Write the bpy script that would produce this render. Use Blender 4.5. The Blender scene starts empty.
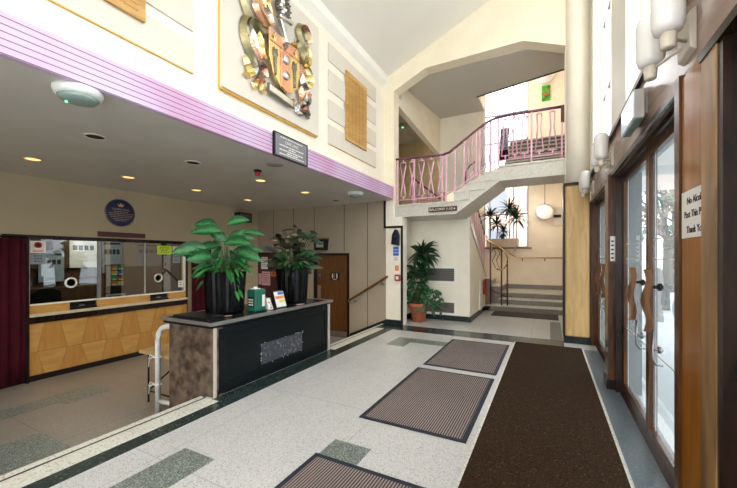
import bpy, bmesh, math, random
from mathutils import Vector, Matrix
random.seed(7)
C = bpy.context.scene.collection
PI = math.pi
V = Vector

# ------------------------------------------------------------------ materials
def nt(name):
    m = bpy.data.materials.new(name); m.use_nodes = True
    n = m.node_tree; b = n.nodes['Principled BSDF']
    return m, n, b
def mat(name, col, rough=.5, metal=0., ns=8., na=.08, bump=0., bs=60., emit=None, es=0., col2=None, stretch=None, coat=0.):
    m, n, b = nt(name)
    tc = n.nodes.new('ShaderNodeTexCoord'); mp = n.nodes.new('ShaderNodeMapping')
    n.links.new(tc.outputs['Object'], mp.inputs[0])
    if stretch: mp.inputs['Scale'].default_value = stretch
    no = n.nodes.new('ShaderNodeTexNoise'); no.inputs['Scale'].default_value = ns; no.inputs['Detail'].default_value = 5
    n.links.new(mp.outputs[0], no.inputs['Vector'])
    r = n.nodes.new('ShaderNodeValToRGB')
    a = tuple(max(0, c*(1-na)) for c in col); d = col2 or tuple(min(1, c*(1+na)) for c in col)
    r.color_ramp.elements[0].color = (*a, 1); r.color_ramp.elements[1].color = (*d, 1)
    r.color_ramp.elements[0].position = .35; r.color_ramp.elements[1].position = .65
    n.links.new(no.outputs['Fac'], r.inputs[0]); n.links.new(r.outputs[0], b.inputs['Base Color'])
    b.inputs['Roughness'].default_value = rough; b.inputs['Metallic'].default_value = metal
    if max(col) < .06: b.inputs['Specular IOR Level'].default_value = .18
    if coat: b.inputs['Coat Weight'].default_value = coat; b.inputs['Coat Roughness'].default_value = .15
    if bump:
        n2 = n.nodes.new('ShaderNodeTexNoise'); n2.inputs['Scale'].default_value = bs
        n.links.new(mp.outputs[0], n2.inputs['Vector'])
        bp = n.nodes.new('ShaderNodeBump'); bp.inputs['Strength'].default_value = bump; bp.inputs['Distance'].default_value = .01
        n.links.new(n2.outputs['Fac'], bp.inputs['Height']); n.links.new(bp.outputs[0], b.inputs['Normal'])
    if emit:
        b.inputs['Emission Color'].default_value = (*emit, 1); b.inputs['Emission Strength'].default_value = es
    return m
def terrazzo(name, cols, scale=90, rough=.25, joints=0., jcol=(.3, .3, .28)):
    m, n, b = nt(name); L = n.links.new
    tc = n.nodes.new('ShaderNodeTexCoord')
    vo = n.nodes.new('ShaderNodeTexVoronoi'); vo.inputs['Scale'].default_value = scale
    L(tc.outputs['Object'], vo.inputs['Vector'])
    sp = n.nodes.new('ShaderNodeSeparateColor'); L(vo.outputs['Color'], sp.inputs[0])
    r = n.nodes.new('ShaderNodeValToRGB'); r.color_ramp.interpolation = 'CONSTANT'
    r.color_ramp.elements[0].color = (*cols[0][1], 1)
    r.color_ramp.elements[1].position = cols[1][0]; r.color_ramp.elements[1].color = (*cols[1][1], 1)
    for p, c in cols[2:]:
        e = r.color_ramp.elements.new(p); e.color = (*c, 1)
    L(sp.outputs[0], r.inputs[0])
    no = n.nodes.new('ShaderNodeTexNoise'); no.inputs['Scale'].default_value = 1.3; L(tc.outputs['Object'], no.inputs['Vector'])
    mr = n.nodes.new('ShaderNodeMapRange'); mr.inputs['To Min'].default_value = .86; mr.inputs['To Max'].default_value = 1.1
    L(no.outputs['Fac'], mr.inputs['Value'])
    mx = n.nodes.new('ShaderNodeMix'); mx.data_type = 'RGBA'; mx.blend_type = 'MULTIPLY'; mx.inputs[0].default_value = 1
    L(r.outputs[0], mx.inputs[6]); L(mr.outputs[0], mx.inputs[7])
    out = mx.outputs[2]
    if joints:
        sx = n.nodes.new('ShaderNodeSeparateXYZ'); L(tc.outputs['Object'], sx.inputs[0])
        ms = []
        for ax, per, off in ((0, joints, .35), (1, joints*1.25, .2)):
            ad = n.nodes.new('ShaderNodeMath'); ad.operation = 'ADD'; ad.inputs[1].default_value = 50+off; L(sx.outputs[ax], ad.inputs[0])
            mo = n.nodes.new('ShaderNodeMath'); mo.operation = 'MODULO'; mo.inputs[1].default_value = per; L(ad.outputs[0], mo.inputs[0])
            lt = n.nodes.new('ShaderNodeMath'); lt.operation = 'LESS_THAN'; lt.inputs[1].default_value = .007; L(mo.outputs[0], lt.inputs[0])
            ms.append(lt)
        mm = n.nodes.new('ShaderNodeMath'); mm.operation = 'MAXIMUM'; L(ms[0].outputs[0], mm.inputs[0]); L(ms[1].outputs[0], mm.inputs[1])
        m2 = n.nodes.new('ShaderNodeMix'); m2.data_type = 'RGBA'; L(mm.outputs[0], m2.inputs[0]); L(out, m2.inputs[6])
        m2.inputs[7].default_value = (*jcol, 1); out = m2.outputs[2]
    L(out, b.inputs['Base Color']); b.inputs['Roughness'].default_value = rough
    if rough > .9: b.inputs['Specular IOR Level'].default_value = .1
    return m
def wood(name, c1, c2, stretch=(1, 1, .12), scale=14, rough=.35, dist=2.):
    m, n, b = nt(name); L = n.links.new
    tc = n.nodes.new('ShaderNodeTexCoord'); mp = n.nodes.new('ShaderNodeMapping'); mp.inputs['Scale'].default_value = stretch
    L(tc.outputs['Object'], mp.inputs[0])
    no = n.nodes.new('ShaderNodeTexNoise'); no.inputs['Scale'].default_value = scale; no.inputs['Detail'].default_value = 6; no.inputs['Distortion'].default_value = dist
    L(mp.outputs[0], no.inputs['Vector'])
    r = n.nodes.new('ShaderNodeValToRGB'); r.color_ramp.elements[0].position = .3; r.color_ramp.elements[1].position = .7
    r.color_ramp.elements[0].color = (*c1, 1); r.color_ramp.elements[1].color = (*c2, 1)
    L(no.outputs['Fac'], r.inputs[0]); L(r.outputs[0], b.inputs['Base Color']); b.inputs['Roughness'].default_value = rough; b.inputs['Specular IOR Level'].default_value = .28
    return m
def stripes(name, c1, c2, axis, period, rough=.8, duty=.5, metal=0., c3=None):
    m, n, b = nt(name); L = n.links.new
    tc = n.nodes.new('ShaderNodeTexCoord'); sx = n.nodes.new('ShaderNodeSeparateXYZ'); L(tc.outputs['Object'], sx.inputs[0])
    ad = n.nodes.new('ShaderNodeMath'); ad.operation = 'ADD'; ad.inputs[1].default_value = 50; L(sx.outputs[axis], ad.inputs[0])
    mo = n.nodes.new('ShaderNodeMath'); mo.operation = 'MODULO'; mo.inputs[1].default_value = period; L(ad.outputs[0], mo.inputs[0])
    lt = n.nodes.new('ShaderNodeMath'); lt.operation = 'LESS_THAN'; lt.inputs[1].default_value = period*duty; L(mo.outputs[0], lt.inputs[0])
    m2 = n.nodes.new('ShaderNodeMix'); m2.data_type = 'RGBA'; L(lt.outputs[0], m2.inputs[0])
    no = n.nodes.new('ShaderNodeTexNoise'); no.inputs['Scale'].default_value = .8; no.inputs['Detail'].default_value = 3; L(tc.outputs['Object'], no.inputs['Vector'])
    r = n.nodes.new('ShaderNodeValToRGB'); r.color_ramp.elements[0].position = .35; r.color_ramp.elements[1].position = .65
    r.color_ramp.elements[0].color = (*(c3 or tuple(x*.85 for x in c2)), 1); r.color_ramp.elements[1].color = (*c2, 1); L(no.outputs['Fac'], r.inputs[0])
    m2.inputs[7].default_value = (*c1, 1); L(r.outputs[0], m2.inputs[6]); L(m2.outputs[2], b.inputs['Base Color'])
    b.inputs['Roughness'].default_value = rough; b.inputs['Metallic'].default_value = metal
    if rough > .6: b.inputs['Specular IOR Level'].default_value = .15
    return m
def glass(name, tint=(1, 1, 1), gloss=.08, rough=0., diff=0., dcol=(.8, .85, .88), ior=1.5):
    m = bpy.data.materials.new(name); m.use_nodes = True; n = m.node_tree; n.nodes.clear(); L = n.links.new
    o = n.nodes.new('ShaderNodeOutputMaterial'); t = n.nodes.new('ShaderNodeBsdfTransparent'); t.inputs[0].default_value = (*tint, 1)
    g = n.nodes.new('ShaderNodeBsdfGlossy'); g.inputs['Roughness'].default_value = rough
    fr = n.nodes.new('ShaderNodeFresnel'); fr.inputs[0].default_value = ior
    ad = n.nodes.new('ShaderNodeMath'); ad.operation = 'ADD'; ad.inputs[1].default_value = gloss; ad.use_clamp = True; L(fr.outputs[0], ad.inputs[0])
    ge = n.nodes.new('ShaderNodeNewGeometry'); iv = n.nodes.new('ShaderNodeMath'); iv.operation = 'SUBTRACT'; iv.inputs[0].default_value = 1; L(ge.outputs['Backfacing'], iv.inputs[1])
    mu = n.nodes.new('ShaderNodeMath'); mu.operation = 'MULTIPLY'; L(ad.outputs[0], mu.inputs[0]); L(iv.outputs[0], mu.inputs[1])
    mx = n.nodes.new('ShaderNodeMixShader'); L(mu.outputs[0], mx.inputs[0]); L(t.outputs[0], mx.inputs[1]); L(g.outputs[0], mx.inputs[2])
    out = mx.outputs[0]
    if diff:
        d = n.nodes.new('ShaderNodeBsdfDiffuse'); d.inputs[0].default_value = (*dcol, 1)
        tl = n.nodes.new('ShaderNodeBsdfTranslucent'); tl.inputs[0].default_value = (*dcol, 1)
        m1 = n.nodes.new('ShaderNodeMixShader'); m1.inputs[0].default_value = .6; L(d.outputs[0], m1.inputs[1]); L(tl.outputs[0], m1.inputs[2])
        m2 = n.nodes.new('ShaderNodeMixShader'); m2.inputs[0].default_value = diff; L(out, m2.inputs[1]); L(m1.outputs[0], m2.inputs[2]); out = m2.outputs[0]
    L(out, o.inputs[0]); return m
def leafmat(name, edge, mid, rough=.5):
    m, n, b = nt(name); L = n.links.new
    uv = n.nodes.new('ShaderNodeUVMap'); sx = n.nodes.new('ShaderNodeSeparateXYZ'); L(uv.outputs[0], sx.inputs[0])
    tc = n.nodes.new('ShaderNodeTexCoord')
    no = n.nodes.new('ShaderNodeTexNoise'); no.inputs['Scale'].default_value = 25; L(tc.outputs['Object'], no.inputs['Vector'])
    s1 = n.nodes.new('ShaderNodeMath'); s1.operation = 'SUBTRACT'; s1.inputs[1].default_value = .5; L(sx.outputs[0], s1.inputs[0])
    s2 = n.nodes.new('ShaderNodeMath'); s2.operation = 'ABSOLUTE'; L(s1.outputs[0], s2.inputs[0])
    s3 = n.nodes.new('ShaderNodeMath'); s3.operation = 'MULTIPLY_ADD'; s3.inputs[1].default_value = .5; L(no.outputs['Fac'], s3.inputs[0]); L(s2.outputs[0], s3.inputs[2])
    r = n.nodes.new('ShaderNodeValToRGB'); r.color_ramp.elements[0].position = .28; r.color_ramp.elements[1].position = .55
    r.color_ramp.elements[0].color = (*mid, 1); r.color_ramp.elements[1].color = (*edge, 1)
    L(s3.outputs[0], r.inputs[0]); L(r.outputs[0], b.inputs['Base Color']); b.inputs['Roughness'].default_value = rough
    return m

M = dict(
 cream=mat('cream_paint', (.90, .835, .70), .55, na=.03, ns=3),
 cream2=mat('arch_cream', (.90, .815, .63), .55, na=.03, ns=3),
 white=mat('white_paint', (.90, .88, .81), .5, na=.02, ns=3),
 panelb=mat('beige_panel', (.70, .645, .55), .5, na=.03, ns=2),
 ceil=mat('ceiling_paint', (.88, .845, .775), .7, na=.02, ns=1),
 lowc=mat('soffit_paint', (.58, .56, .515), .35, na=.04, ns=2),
 beige=mat('beige_wall', (.50, .41, .265), .6, na=.03, ns=2),
 toil=mat('pale_brown_panel', (.38, .315, .235), .5, na=.03, ns=2),
 joint=mat('dark_joint', (.10, .08, .065), .6),
 dark=mat('dark_trim', (.018, .013, .013), .35),
 skirt=mat('black_green_skirting', (.02, .028, .027), .25, na=.3, ns=20),
 lilac=stripes('lilac_ribs', (.16, .05, .14), (.60, .50, .68), 2, .0485, .35, .16, c3=(.54, .27, .45)),  # pink noise over the lilac stands in for coloured lighting
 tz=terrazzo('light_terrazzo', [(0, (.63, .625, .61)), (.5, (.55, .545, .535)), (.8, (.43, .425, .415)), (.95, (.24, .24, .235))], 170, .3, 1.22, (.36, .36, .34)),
 tzb=terrazzo('dark_green_terrazzo', [(0, (.014, .028, .027)), (.6, (.025, .042, .04)), (.9, (.07, .09, .085))], 80, .22),
 tzm=terrazzo('grey_green_terrazzo', [(0, (.17, .20, .18)), (.45, (.09, .11, .10)), (.75, (.34, .36, .33))], 110, .3),
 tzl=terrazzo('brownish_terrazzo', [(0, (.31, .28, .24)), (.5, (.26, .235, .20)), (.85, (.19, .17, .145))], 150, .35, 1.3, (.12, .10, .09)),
 blst=terrazzo('blue_grey_stone', [(0, (.12, .15, .17)), (.6, (.095, .12, .14)), (.9, (.17, .20, .22))], 90, .3),
 tzc=terrazzo('cream_terrazzo', [(0, (.72, .71, .62)), (.6, (.62, .61, .53)), (.92, (.4, .4, .35))], 80, .3),
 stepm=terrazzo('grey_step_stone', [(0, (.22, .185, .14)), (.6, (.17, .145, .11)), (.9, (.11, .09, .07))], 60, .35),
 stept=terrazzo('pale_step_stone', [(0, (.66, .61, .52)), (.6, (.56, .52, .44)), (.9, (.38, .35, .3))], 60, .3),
 slab=terrazzo('balcony_stone', [(0, (.62, .60, .52)), (.6, (.55, .53, .46)), (.92, (.45, .43, .38))], 70, .4),
 run=terrazzo('brown_coir', [(0, (.034, .018, .009)), (.45, (.046, .026, .014)), (.8, (.020, .011, .006)), (.98, (.12, .08, .045))], 130, .95),
 ribm=stripes('ribbed_mat', (.03, .025, .027), (.31, .255, .235), 0, .0225, .85, .42),
 navy=mat('mat_rubber', (.025, .03, .042), .6),
 door=wood('brown_door_wood', (.085, .033, .008), (.16, .065, .016)),
 frame=wood('varnished_frame', (.035, .014, .006), (.12, .048, .016), (1, 1, .1), 12, .22),
 framed=wood('dark_frame', (.009, .005, .004), (.03, .014, .009), (1, 1, .1), 12, .25),
 orange=wood('orange_varnish', (.22, .075, .006), (.34, .13, .012), (1, 1, .1), 8, .18),
 fasc=wood('fascia_wood', (.26, .17, .13), (.40, .29, .24), (1, .15, 1), 7, .18),
 yel=wood('yellowed_post', (.05, .025, .012), (.38, .22, .09), (1, 1, .25), 5, .3, 1),
 oak=wood('oak_veneer', (.50, .31, .12), (.66, .45, .20), (1, 1, .12), 12, .35, 1),
 oakv=wood('counter_veneer_upright', (.42, .20, .045), (.53, .28, .075), (1, 1, .15), 12, .3, 1),
 oakh=wood('counter_veneer_across', (.47, .25, .065), (.60, .35, .11), (1, .15, 1), 12, .3, 1),
 seam=mat('veneer_seam', (.22, .11, .04), .5),
 ply=wood('yellow_ply', (.42, .27, .11), (.56, .38, .17), (1, .15, 1), 10, .35, 1),
 plaq=wood('plaque_wood', (.42, .23, .06), (.66, .40, .14), (1, .2, 1), 16, .3, 1),
 gold=mat('amber_edge', (.75, .42, .06), .4),
 desk=mat('black_desk', (.004, .0065, .008), .3, na=.2, ns=20),
 deskp=terrazzo('speckled_patch', [(0, (.03, .034, .045)), (.55, (.05, .056, .07)), (.85, (.10, .11, .13)), (.95, (.2, .21, .23))], 50, .4),
 alu=mat('brushed_metal_edge', (.30, .295, .28), .35, .7, na=.1),
 chrome=mat('dull_chrome', (.30, .30, .30), .35, 1.),
 marble=mat('brown_marble', (.06, .04, .028), .3, na=.3, ns=9, col2=(.17, .12, .085)),
 planter=mat('black_planter_metal', (.018, .019, .021), .2, .85, na=.25, ns=9, stretch=(1, 1, .06)),
 soil=mat('soil', (.03, .02, .013), .9),
 leafa=leafmat('green_pale_veined_leaf', (.003, .07, .013), (.05, .22, .07)),
 leafb=leafmat('bright_green_leaf', (.006, .10, .012), (.02, .20, .03)),
 leafc=leafmat('mixed_dark_leaf', (.008, .03, .010), (.06, .10, .05)),
 leafd=leafmat('red_green_leaf', (.018, .007, .006), (.02, .04, .014)),
 leafe=leafmat('deep_green_leaf', (.006, .028, .008), (.015, .055, .015)),
 leaff=leafmat('dark_curly_leaf', (.012, .06, .018), (.04, .15, .05)),
 stem=mat('plant_stem', (.07, .12, .04), .6), trunk=mat('cane', (.16, .11, .06), .7, na=.3, ns=30),
 terra=mat('terracotta', (.45, .14, .06), .7, na=.1),
 pink=mat('pink_rail_paint', (.78, .42, .54), .35, na=.1), rail=mat('dark_plum_handrail', (.12, .03, .055), .25),
 brass=mat('brass', (.62, .43, .16), .25, 1.), curt=mat('maroon_curtain', (.050, .003, .009), .85, na=.2, ns=4, bump=.2),
 copper=mat('copper', (.80, .42, .28), .25, 1., na=.12, ns=6), brassy=mat('yellow_brass', (.78, .62, .28), .25, 1., na=.12, ns=6),
 steel=mat('bright_steel', (.78, .78, .76), .2, 1., na=.08, ns=6), pewter=mat('dark_pewter', (.22, .20, .17), .35, 1., na=.3, ns=20),
 bronze=mat('olive_bronze', (.33, .29, .16), .3, 1., na=.2, ns=8),
 blueplaque=mat('navy_enamel', (.012, .016, .09), .3), goldtxt=mat('gold_lettering', (.65, .42, .12), .4),
 whitetxt=mat('white_lettering', (.75, .74, .68), .5), blk=mat('black_plastic', (.012, .012, .013), .35),
 paper=mat('white_paper', (.78, .78, .74), .6, na=.02), ink=mat('black_ink', (.02, .02, .02), .6), redink=mat('red_print', (.62, .05, .04), .5),
 lime=mat('lime_paper', (.52, .78, .03), .6, na=.02), grn=mat('green_plastic', (.012, .12, .08), .35), pinkp=mat('pink_paper', (.62, .36, .38), .6),
 orangep=mat('orange_print', (.80, .22, .05), .5), bluep=mat('blue_print', (.03, .17, .6), .5), yelp=mat('yellow_print', (.8, .6, .08), .5),
 maroon=mat('maroon_sign', (.09, .012, .02), .3), slate=mat('grey_slate', (.19, .19, .20), .5, na=.1),
 opal=mat('opal_glass', (.78, .78, .76), .25, na=.01), plast=mat('cream_plastic', (.66, .60, .50), .4, na=.02),
 wplast=mat('white_plastic', (.76, .78, .77), .35), dome=mat('pale_green_lens', (.24, .33, .30), .15),
 led=mat('green_led', (.05, .8, .2), .4, emit=(.05, 1, .25), es=4.), bulb=mat('warm_lamp', (1, .8, .5), .4, emit=(1, .60, .22), es=.7),
 ring=mat('lamplit_ring', (.75, .55, .30), .3, .5), hole=mat('lamp_recess', (.02, .016, .012), .6),
 office=wood('office_dark_wood', (.045, .022, .012), (.10, .052, .027), (1, .6, .1), 10, .45), offw=mat('office_wall', (.30, .27, .22), .7),
 board=mat('maroon_felt', (.06, .015, .018), .9), bluegrey=mat('blue_grey_card', (.23, .28, .32), .6),
 redpl=mat('red_plastic', (.42, .03, .035), .35), vent=mat('dark_mesh', (.10, .085, .07), .7, na=.4, ns=90),
 g_win=glass('clear_window_glass', (.97, .99, 1), .0), g_tick=glass('ticket_glass', (.75, .79, .79), .22),
 g_door=glass('door_glass', (.95, .98, 1), .0, diff=.16, dcol=(.75, .88, .93), ior=1.3), wpaint=mat('white_rail_paint', (.72, .73, .72), .35, na=.08, ns=15),
 winf=mat('window_frame_cream', (.80, .78, .70), .45, na=.02), winm=mat('grey_mullion', (.20, .21, .24), .4),
 pave=mat('pale_paving', (.34, .36, .38), .8, na=.05, bump=.1), fac=mat('pale_facade', (.50, .53, .56), .8, na=.04),
 brick=mat('pale_brick', (.62, .42, .34), .9, na=.12, ns=25), bark=mat('bark', (.10, .075, .055), .9, na=.3, ns=20),
 handlew=wood('handle_wood', (.04, .016, .006), (.22, .10, .04), (1, 1, .2), 12, .25, 1),
 signglare=mat('sign_face_glare', (.55, .70, .80), .15, emit=(.75, .88, 1.), es=.12), grey=mat('grey_metal', (.42, .41, .39), .4),
 cloth=mat('patterned_cloth', (.12, .14, .22), .9, na=.7, ns=28, col2=(.6, .62, .68)), green2=mat('art_green', (.03, .35, .04), .5, ns=10, na=.6, col2=(.1, .5, .05)),
)

# ------------------------------------------------------------------ geometry helpers
def bm_(): return bmesh.new()
def face(bm, pts, mi=0):
    f = bm.faces.new([bm.verts.new(p) for p in pts]); f.material_index = mi; return f
def box(bm, x0, x1, y0, y1, z0, z1, mi=0):
    x0, x1 = sorted((x0, x1)); y0, y1 = sorted((y0, y1)); z0, z1 = sorted((z0, z1))
    v = [bm.verts.new(p) for p in ((x0,y0,z0),(x1,y0,z0),(x1,y1,z0),(x0,y1,z0),(x0,y0,z1),(x1,y0,z1),(x1,y1,z1),(x0,y1,z1))]
    for q in ((3,2,1,0),(4,5,6,7),(0,1,5,4),(1,2,6,5),(2,3,7,6),(3,0,4,7)):
        f = bm.faces.new([v[i] for i in q]); f.material_index = mi
    return bm
def prism(bm, pts, d, mi=0):
    """polygon pts (3-D, planar) extruded along vector d"""
    d = V(d); a = [bm.verts.new(V(p)) for p in pts]; b = [bm.verts.new(V(p)+d) for p in pts]; n = len(pts)
    fs = [bm.faces.new(a[::-1]), bm.faces.new(b)]
    for i in range(n): fs.append(bm.faces.new((a[i], a[(i+1) % n], b[(i+1) % n], b[i])))
    for f in fs: f.material_index = mi
    return bm
def tube(bm, pts, r, seg=8, mi=0, smooth=True):
    pts = [V(p) for p in pts]; rr = r if isinstance(r, (list, tuple)) else [r]*len(pts); rings = []
    up = V((0, 0, 1))
    for i, p in enumerate(pts):
        t = (pts[min(i+1, len(pts)-1)]-pts[max(i-1, 0)]).normalized()
        a = t.cross(up)
        if a.length < .05: a = t.cross(V((0, 1, 0)))
        a.normalize(); b = t.cross(a).normalized()
        rings.append([bm.verts.new(p+(a*math.cos(2*PI*k/seg)+b*math.sin(2*PI*k/seg))*rr[i]) for k in range(seg)])
    for i in range(len(rings)-1):
        for k in range(seg):
            f = bm.faces.new((rings[i][k], rings[i][(k+1) % seg], rings[i+1][(k+1) % seg], rings[i+1][k])); f.smooth = smooth; f.material_index = mi
    for rg in (rings[0][::-1], rings[-1]):
        f = bm.faces.new(rg); f.material_index = mi
    return bm
def lathe(bm, c, prof, seg=24, mi=0, axis='z', fl=False):
    c = V(c); rings = []
    for r, h in prof:
        ring = []
        for k in range(seg):
            a = 2*PI*k/seg; rad = r*(1-(.045 if (fl and k % 2) else 0))
            p = {'z': V((rad*math.cos(a), rad*math.sin(a), h)), 'x': V((h, rad*math.cos(a), rad*math.sin(a))), 'y': V((rad*math.cos(a), h, rad*math.sin(a)))}[axis]
            ring.append(bm.verts.new(c+p))
        rings.append(ring)
    for i in range(len(rings)-1):
        for k in range(seg):
            f = bm.faces.new((rings[i][k], rings[i][(k+1) % seg], rings[i+1][(k+1) % seg], rings[i+1][k])); f.smooth = not fl; f.material_index = mi
    for rg, (r, h) in ((rings[0], prof[0]), (rings[-1], prof[-1])):
        if r > 1e-4:
            f = bm.faces.new(rg); f.material_index = mi
    return bm
def obj(name, bm, m, parent=None, bevel=0., world=None):
    """link bm (world coordinates) as one mesh object; children are stored relative to their parent"""
    bmesh.ops.recalc_face_normals(bm, faces=bm.faces[:])
    if parent is not None: org = V(parent['_o'])
    else:
        xs = [v.co for v in bm.verts]
        org = V(((min(p.x for p in xs)+max(p.x for p in xs))/2, (min(p.y for p in xs)+max(p.y for p in xs))/2, min(p.z for p in xs))) if world is None else V(world)
    for v in bm.verts: v.co -= org
    me = bpy.data.meshes.new(name); bm.to_mesh(me); bm.free()
    for k in (m if isinstance(m, (list, tuple)) else [m]): me.materials.append(k if not isinstance(k, str) else M[k])
    o = bpy.data.objects.new(name, me); C.objects.link(o); o['_o'] = tuple(org)
    if parent is not None: o.parent = parent; o['_o'] = tuple(org)
    else: o.location = org
    if bevel:
        b = o.modifiers.new('bevel', 'BEVEL'); b.width = bevel; b.segments = 2; b.limit_method = 'ANGLE'
    return o
def thing(name, label, cat, loc, group=None):
    o = bpy.data.objects.new(name, None); C.objects.link(o); o.location = loc; o['_o'] = tuple(loc); o.empty_display_size = .1
    o['label'] = label; o['category'] = cat
    if group: o['group'] = group
    return o
def tag(o, label, cat, group=None):
    o['label'] = label; o['category'] = cat
    if group: o['group'] = group
    return o
def struct(name, bm, m, parent=None, bevel=0.):
    o = obj(name, bm, m, parent, bevel, world=(0, 0, 0) if parent is None else None)
    if parent is None: o['kind'] = 'structure'
    return o
def dup(root, d, label=None, group=None):
    r = root.copy(); C.objects.link(r); r.location = root.location+V(d)
    if label: r['label'] = label
    if group: r['group'] = group
    for ch in list(root.children):
        c = ch.copy(); C.objects.link(c); c.parent = r
        for g in ch.children:
            e = g.copy(); C.objects.link(e); e.parent = c
    return r
def text_bm(bm, s, org, ux, uy, size, align='CENTER', mi=0, thick=.002):
    """flat lettering written into bm: org = centre, ux = reading direction, uy = up"""
    cu = bpy.data.curves.new('t', 'FONT'); cu.body = s; cu.size = size; cu.align_x = align; cu.align_y = 'CENTER'; cu.extrude = thick/2; cu.resolution_u = 2
    o = bpy.data.objects.new('t', cu); C.objects.link(o)
    bpy.context.view_layer.update()
    me = bpy.data.meshes.new_from_object(o.evaluated_get(bpy.context.evaluated_depsgraph_get()))
    ux, uy = V(ux), V(uy); n = ux.cross(uy); org = V(org)
    for v in me.vertices: v.co = org+ux*v.co.x+uy*v.co.y+n*v.co.z
    me.materials.clear(); k = len(bm.faces); bm.from_mesh(me); bm.faces.ensure_lookup_table()
    for f in bm.faces[k:]: f.material_index = mi
    bpy.data.objects.remove(o); bpy.data.curves.remove(cu); bpy.data.meshes.remove(me)
    return bm
def leaf(bm, base, d, length, width, droop=.5, segs=6, roll=0., shape=1.0, mi=0, fold=.18, nrm=None):
    """a curved leaf blade with a folded midrib"""
    uvl = bm.loops.layers.uv.verify()
    base = V(base); d = V(d).normalized(); side = d.cross(V((0, 0, 1)))
    if side.length < .1: side = V((1, 0, 0))
    side.normalize()
    if nrm is not None:
        q = d.cross(V(nrm))
        if q.length > .2: side = q.normalized()
    if roll: side = Matrix.Rotation(roll, 3, d) @ side
    rows = []; p = base.copy(); dd = d.copy()
    for i in range(segs+1):
        t = i/segs; w = width*.5*(math.sin(PI*min(1, t**shape*.96+.04))**.8) if i < segs else 0.001
        up = side.cross(dd).normalized()
        rows.append((p-side*w+up*w*fold*2, p.copy(), p+side*w+up*w*fold*2))
        p = p+dd*(length/segs); dd = (dd+V((0, 0, -1))*droop/segs).normalized()
    vs = [[bm.verts.new(q) for q in r] for r in rows]
    for i in range(segs):
        for j in (0, 1):
            f = bm.faces.new((vs[i][j], vs[i][j+1], vs[i+1][j+1], vs[i+1][j])); f.smooth = True; f.material_index = mi
            uvs = ((j*.5, i/segs), (j*.5+.5, i/segs), (j*.5+.5, (i+1)/segs), (j*.5, (i+1)/segs))
            for lp, uv in zip(f.loops, uvs): lp[uvl].uv = uv
    return p

# ------------------------------------------------------------------ constants of the place
XL = -3.5      # upper left wall
XT = -7.6      # ticket wall
ZL = -.46      # lower floor
ZC = 2.94      # low ceiling
XF, XD = .68, .80
YA0, YA1 = 7.5, 7.8
YB = 12.8
Y0 = -3.0

# ------------------------------------------------------------------ floors
fl = struct('floor', box(bm_(), -3.48, 1.0, Y0, 10.8, -.12, 0), 'tz')
def inlay(name, rects, m, z=.002, parent=fl):
    b = bm_()
    for r in rects: box(b, *r, z-.003, z)
    return struct(name, b, m, parent)
inlay('green_band', [(-3.24, -3.07, Y0, 2.62), (-3.36, -3.07, 2.62, 5.0), (-3.27, -3.07, 5.0, 7.0), (-3.5, .24, 7.0, 7.55)], 'tzb')
inlay('cream_band', [(-3.45, -3.24, Y0, 2.62), (-3.45, -3.27, 5.0, 7.0)], 'tzc')
inlay('black_line', [(-3.475, -3.45, Y0, 2.62), (-3.475, -3.45, 5.0, 7.0)], 'dark')
inlay('grey_green_patch', [(-2.70, -2.34, -1.2, 1.85), (-1.66, -1.31, 2.0, 2.55), (-2.65, -2.30, 5.75, 6.4), (-2.30, -1.66, 6.1, 6.4)], 'tzm')
inlay('grey_border', [(.53, .80, Y0, 7.0), (.02, .24, 7.55, 9.6)], 'blst', .0015)
struct('trim_1', box(bm_(), -3.55, -3.48, Y0, 2.62, -.05, .001), 'tzc')
struct('trim_2', box(bm_(), -3.55, -3.48, 5.0, YA0, -.05, .001), 'tzc')
b = bm_()
for i in range(2):
    for y0, y1 in ((Y0, 2.62), (5.0, YA0)):
        box(b, -3.48-.32*(i+1), -3.48-.32*i, y0, y1, ZL, -.155*(i+1))
struct('floor', b, 'tzc')
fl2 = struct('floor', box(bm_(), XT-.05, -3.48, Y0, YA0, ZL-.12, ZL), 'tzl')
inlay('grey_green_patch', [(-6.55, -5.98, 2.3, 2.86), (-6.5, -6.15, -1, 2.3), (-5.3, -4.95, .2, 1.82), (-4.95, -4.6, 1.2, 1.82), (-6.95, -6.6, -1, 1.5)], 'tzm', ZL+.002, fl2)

# ------------------------------------------------------------------ mats
def floor_mat(x0, x1, y0, y1, label):
    t = thing('entrance_mat', label, 'mat', ((x0+x1)/2, (y0+y1)/2, 0), 'ribbed entrance mats')
    obj('ribbed_surface', box(bm_(), x0+.045, x1-.045, y0+.045, y1-.045, .003, .011), 'ribm', t)
    b = bm_()
    box(b, x0, x1, y0, y0+.045, .003, .009); box(b, x0, x1, y1-.045, y1, .003, .009)
    box(b, x0, x0+.045, y0+.045, y1-.045, .003, .009); box(b, x1-.045, x1, y0+.045, y1-.045, .003, .009)
    obj('rubber_border', b, 'navy', t)
floor_mat(-1.68, -.62, .55, 2.29, 'grey ribbed mat nearest the camera, cut by the lower picture edge')
floor_mat(-1.68, -.63, 3.0, 4.75, 'grey ribbed mat between the nearest mat and the farthest one')
floor_mat(-1.66, -.63, 4.92, 6.70, 'grey ribbed mat farthest from the camera, before the dark floor band')
t = thing('runner_carpet', 'long dark brown coir runner along the glass entrance doors', 'carpet', (-.03, 3, 0))
obj('coir_surface', box(bm_(), -.555, .50, -1.5, 7.02, .003, .014), 'run', t)
b = bm_(); box(b, -.575, -.555, -1.5, 7.02, .003, .012); box(b, .50, .515, -1.5, 7.02, .003, .012)
obj('edge_binding', b, 'tzc', t)
tag(obj('door_mat', box(bm_(), -1.42, .22, 9.9, 10.76, .003, .012), mat('dark_plum_mat', (.06, .045, .05), .9)), 'dark flat mat in front of the lowest stair step', 'mat')

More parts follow.
